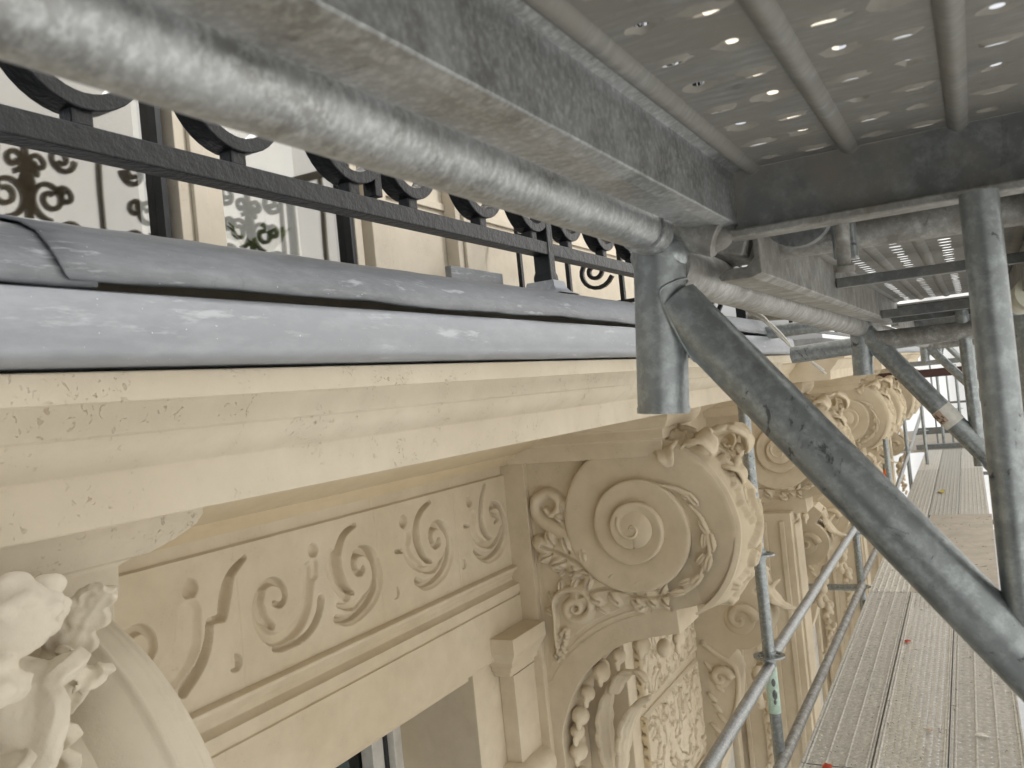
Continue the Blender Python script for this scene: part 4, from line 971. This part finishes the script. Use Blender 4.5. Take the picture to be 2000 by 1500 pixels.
# ---- lower deck boards
def board(x0, x1, y0, y1, style, label, m='deck_top'):
    xm = (x0+x1)/2; e = empty('deck_board', (xm, (y0+y1)/2, -1.6)); tag(e, label, 'deck board', 'steel boards of the lower deck')
    e.rotation_euler = (0, 0, .0092)
    X0, X1, Y0, Y1 = x0-xm+.004, x1-xm-.004, -(y1-y0)/2+.004, (y1-y0)/2-.004
    mb = MB(); H_ = .0035
    def loc(o): o.parent = e; o.matrix_parent_inverse = Matrix.Identity(4); return o
    if style == 'far':
        pr = [(Y0, -.05), (Y0, .0)]
        nr = 7
        for k in range(nr):
            y = Y0+(Y1-Y0)*(k+.5)/nr; pr += [(y-.007, 0), (y-.003, H_), (y+.003, H_), (y+.007, 0)]
        pr += [(Y1, 0), (Y1, -.05)]
        mb.strip(pr, [X0, X1])
    else:
        nr = 4 if style == 'ribs' else 2
        seg = [Y0+.018+(Y1-Y0-.036)*k/(nr-1) for k in range(nr)] if nr > 2 else [Y0+.014, Y1-.014]
        mb.strip([(Y0, -.05), (Y0, .004), (Y0+.006, .004), (seg[0]-.006, 0)], [X0, X1]); mb.strip([(seg[-1]+.006, 0), (Y1-.006, .004), (Y1, .004), (Y1, -.05)], [X0, X1])
        for k in range(nr):
            y = seg[k]; mb.strip([(y-.006, 0), (y-.002, H_), (y+.002, H_), (y+.006, 0)], [X0, X1])
            if k < nr-1:
                a, b = y+.006, seg[k+1]-.006
                cols, px_ = (2, .052) if style == 'ribs' else (8, .034)
                n_ = int((X1-X0)/px_); p_ = (X1-X0)/n_; wd = (b-a)/cols
                for c in range(cols):
                    for q in range(n_):
                        off = .25*p_*(1 if c % 2 else -1)
                        rx, ry = ((.0045, .0045) if style == 'ribs' else (.0060, .0045)); 
                        cells(mb, X0+q*p_, X0+(q+1)*p_, a+c*wd, a+(c+1)*wd, 0, X0+(q+.5)*p_+off*.6, a+(c+.5)*wd, rx, ry, -.0015 if style == 'ribs' else -.0012, 8)
    loc(mb.build('deck_plate', M[m], None, True, 30))
    for xa_ in (X0, X1-.012): loc(MB().box(xa_, xa_+.012, Y0, Y1, -.05, -.001).build('end_cap', M['galv'], None))
yb = lambda x: .0092*(x-3.63)
joints = [.9, 3.63, 6.48, 9.66, 13.5, 16.3]
ed = [.787, .517, .244, -.03]
names = ['inner', 'middle', 'outer']
for j in range(5):
    x0, x1 = joints[j], joints[j+1]; o_ = yb((x0+x1)/2)
    for k in range(3):
        if j == 2 and k > 0: continue
        st = 'far' if j > 1 else ('dense' if k == 1 else 'ribs')
        board(x0, x1, ed[k+1]+o_, ed[k]+o_, st, ['nearest %s steel board, cut by the bottom edge', '%s steel board in front of the plywood', '%s steel board beside the plywood', '%s steel board just beyond the plywood', 'last %s steel board before the end guardrail'][j] % names[k])
e = MB().box(6.49, 9.65, ed[3]+yb(8)-.0, ed[1]+yb(8)-.004, -1.625, -1.598).build('plywood_panel', M['ply'], None, bevel=.002); tag(e, 'dusty plywood sheet bridging the lower deck', 'plywood sheet')
# transoms carrying boards
for i, x in enumerate(joints[1:]):
    single('deck_transom', MB().tube((x, .86, -1.68), (x, -.2, -1.68), TR, 16), M['galv_dark'], ['cross tube under the nearest board joint', 'cross tube under the joint at the plywood', 'cross tube under the far edge of the plywood', 'cross tube under the fourth board joint', 'cross tube under the last boards'][i], 'scaffold tube')
# debris
def scrap(x, y, s, m, name, label, cat, k=1):
    mb = MB(); n = 9; rg = random.Random(int(x*1000)); v = [(x+s*k*rg.uniform(.6, 1)*math.cos(2*math.pi*i/n), y+s*rg.uniform(.4, 1)*math.sin(2*math.pi*i/n), -1.592+rg.uniform(0, s*.35)) for i in range(n)]
    v2 = [(a, b, c-.003) for a, b, c in v]
    mb.add(v+v2, [tuple(range(n)), tuple(range(n, 2*n))[::-1]]+[(i, (i+1) % n, n+(i+1) % n, n+i) for i in range(n)])
    tag(mb.build(name, m, None), label, cat)
q = onZ(1773, 1252, -1.59); scrap(q[0], q[1], .026, M['red'], 'plastic_scrap', 'crumpled red scrap on the seam of the boards', 'scrap')
q = onZ(1918, 1437, -1.59); scrap(q[0], q[1], .030, M['flake'], 'paint_flake', 'large white flake on the outer board', 'flake', .6)
q = onZ(1812, 1425, -1.59); scrap(q[0], q[1], .026, M['label_tan'], 'paint_flake', 'curled pale brown flake on the middle board', 'flake', .5)
q = onZ(1840, 961, -1.59); scrap(q[0], q[1], .055, M['yellow'], 'dry_leaf', 'yellow leaf lying on the far boards', 'leaf', 2)
q = onZ(1618, 1498, -1.59); scrap(q[0], q[1], .03, M['red'], 'plastic_scrap', 'red scrap at the bottom edge by the board end', 'scrap')
mb = MB()
for i in range(420):
    x = random.uniform(2.6, 9.5); y = random.uniform(ed[3], ed[0])+yb(x); s = random.uniform(.002, .008)
    a = random.uniform(0, 3.14); l_ = s*random.uniform(1, 3.5)
    mb.add([(x+l_*math.cos(a), y+l_*math.sin(a), -1.594), (x-s*.5*math.sin(a), y+s*.5*math.cos(a), -1.592), (x-l_*math.cos(a), y-l_*math.sin(a), -1.594), (x+s*.5*math.sin(a), y-s*.5*math.cos(a), -1.5955)], [(0, 1, 2, 3)])
tag(mb.build('debris', M['dark_flake'], None), 'bits of grit and shavings scattered on the lower deck', kind='stuff')
# stickers on second brace
a, b = dg2; d_ = (b-a).normalized(); 
def along(u, v): return Vector(onX(u, v, X2))
sa, sb = along(1838, 796), along(1868, 826); t0 = a+d_*((sa-a).dot(d_)); t1 = a+d_*((sb-a).dot(d_))
br2 = [o for o in bpy.data.objects if o.name.startswith('scaffold_bracket')][1]
tag(MB().tube(t0, t1, TR+.0008, 32, caps=False).build('sticker', M['label'], br2, True, 40), 'white sticker wrapped round the brace')
# lettering Z on it plus worn print
nrm = Vector((-.92, 0, 0)); perp = Vector((0, d_.z, -d_.y)); 
if perp.z > 0: perp = -perp
cen = (t0+t1)/2
def onbrace(s, q, lift=.0016):   # s along brace, q across (angle)
    r_ = TR+lift; return cen+d_*s+perp*(r_*math.sin(q))+Vector((-1, 0, 0))*(r_*math.cos(q))
mb = MB(); L_ = (t1-t0).length/2
gr = [[onbrace(-L_*.95+L_*1.3*i/6, .15+1.25*j/6, .0012) for j in range(7)] for i in range(7)]
mb.add([tuple(p) for r_ in gr for p in r_], [(i*7+j, i*7+j+1, (i+1)*7+j+1, (i+1)*7+j) for i in range(6) for j in range(6)])
mb.build('sticker_patch', M['label_tan'], br2, True)
mb = MB()
for p in ([(-.75, .75), (-.30, .65), (-.72, 1.15), (-.22, 1.05)], [(-.1, .5), (.2, .5), (.0, .75)], [(-.05, .95), (.22, .85)], [(-.4, .35), (-.1, .3)]):
    mb.sweep([onbrace(x*L_, y_, .0022) for x, y_ in p], .0013, 5)
mb.build('sticker_lettering', M['label_print'], br2, False)

# loose white ties hanging from the railing corner
e = empty('white_rope', tuple(onX(1450, 600, 3.3))); tag(e, 'frayed white cord hanging diagonally in front of the lead roll end', 'rope')
base = [(1440, 545, 3.4), (1450, 598, 3.35), (1490, 620, 3.2), (1520, 650, 3.15), (1545, 675, 3.1), (1575, 702, 3.1), (1610, 727, 3.1)]
for k in range(3):
    pts = smooth_pts([tuple(onX(u+random.uniform(-3, 3), v+random.uniform(-4, 4)*(i > 1), x)) for i, (u, v, x) in enumerate(base[:(7 if k < 2 else 5)])], 6)
    MB().sweep([tuple(p) for p in pts], .0042, 8).build('strand', M['rope'], e, True)

# ================================================================== far end
eg = empty('end_guardrail', (17.5, .3, -1.6)); tag(eg, 'thin end guardrail at the far end of the deck', 'guardrail')
for z in (-.30, -.88): MB().tube((17.5, 1.0, z), (17.5, -.6, z), .02, 12).build('rail', M['galv_dark'], eg, True, 40)
for y in (.75, .5, .22, -.05, -.3): MB().tube((17.5, y, -1.6), (17.5, y, -.1 if y != .22 else -.3), .016, 12).build('post', M['galv'], eg, True, 40)
MB().box(17.4, 17.44, -.9, 1.1, -1.42, -1.30).build('toe_board', M['galv_dark'], eg)
single('steel_beam', MB().box(11.9, 12.05, -.7, 1.35, -.27, -.17), M['redbeam'], 'red oxide beam crossing over the far boards', 'beam', smooth=False)
single('steel_beam', MB().box(11.7, 11.8, -.7, 1.0, -.12, -.06), M['galv_dark'], 'dark grey beam just above the red one', 'beam', smooth=False)
tp = empty('end_platform', (19, .2, -1.6)); tag(tp, 'side platform turning the corner beyond the guardrail', 'platform')
MB().box(16.6, 21, -.9, 1.6, -1.66, -1.62).build('deck', M['ply'], tp); MB().box(16.45, 16.6, -.4, 1.05, -1.60, -1.52).build('sill_board', M['galv_dark'], tp)
for i, (y, zt) in enumerate(((.12, .55), (.02, .5), (-.08, .6))):
    single('scaffold_standard', MB().tube((13.0+i, y, -.25), (13.0+i, y, zt), .02, 12), M['galv'], ['left', 'middle', 'right'][i]+' of three thin far uprights above the grey beam', 'scaffold standard')
# sheeting
def sheetgrid(name, P0, du, dv, nu, nv, amp, label):
    P = np.zeros((nu, nv, 3)); P0, du, dv = map(np.array, (P0, du, dv)); nrm_ = np.cross(du, dv).astype(float); nrm_ /= np.linalg.norm(nrm_)
    for i in range(nu):
        for j in range(nv):
            s, t = i/(nu-1), j/(nv-1); h = amp*(math.sin(s*31+2*math.sin(t*5))+.6*math.sin(s*67+t*9)+.5*math.sin(t*23+s*4))
            P[i, j] = P0+du*s+dv*t+nrm_*h
    return tag(grid_mesh(name, P, M['sheet'], None), label, 'sheeting')
sheetgrid('scaffold_sheeting', (22, -5, -4), (0, 8.2, 0), (0, 0, 9), 60, 50, .05, 'white translucent sheeting closing the far end of the scaffold')

sheetgrid('scaffold_sheeting', (-6, -1.75, -5), (28, 0, 0), (0, 0, 9.2), 120, 40, .05, 'white translucent sheeting along the outer side of the scaffold')

# unseen grey panel behind the viewer, added to cut light from the near end
tag(MB().box(-6.05, -6, -1.7, 2.4, -5, 5).build('debris_netting', plain('grey_netting', (.16, .16, .15), .9), None), 'grey debris netting closing the near end of the scaffold', 'netting')
# plant standing inside the narrow window
pe = empty('house_plant', (2.2, 2.2, .45)); tag(pe, 'green house plant glimpsed behind the narrow window', 'plant')
gm = plain('fresh_green_leaf', (.22, .42, .03), .5); mb = MB()
for i in range(22):
    a = random.uniform(0, 6.3); h_ = random.uniform(.0, .07); r_ = random.uniform(.7, 1.3); X_, Z_ = 2.16, .52
    mb.add([(X_, 2.05, Z_), (X_+.06*math.cos(a)*r_-.02, 2.05+.03*math.sin(a), Z_+.07+h_*.5), (X_+.15*math.cos(a)*r_, 2.05+.07*math.sin(a), Z_+.07+h_), (X_+.06*math.cos(a)*r_+.02, 2.05+.03*math.sin(a), Z_+.06)], [(0, 1, 2, 3)])
mb.build('leaf_blades', gm, pe); MB().tube((2.16, 2.05, .22), (2.16, 2.05, .53), .04, 16, .055).build('pot', M['curtain'], pe, True, 40)
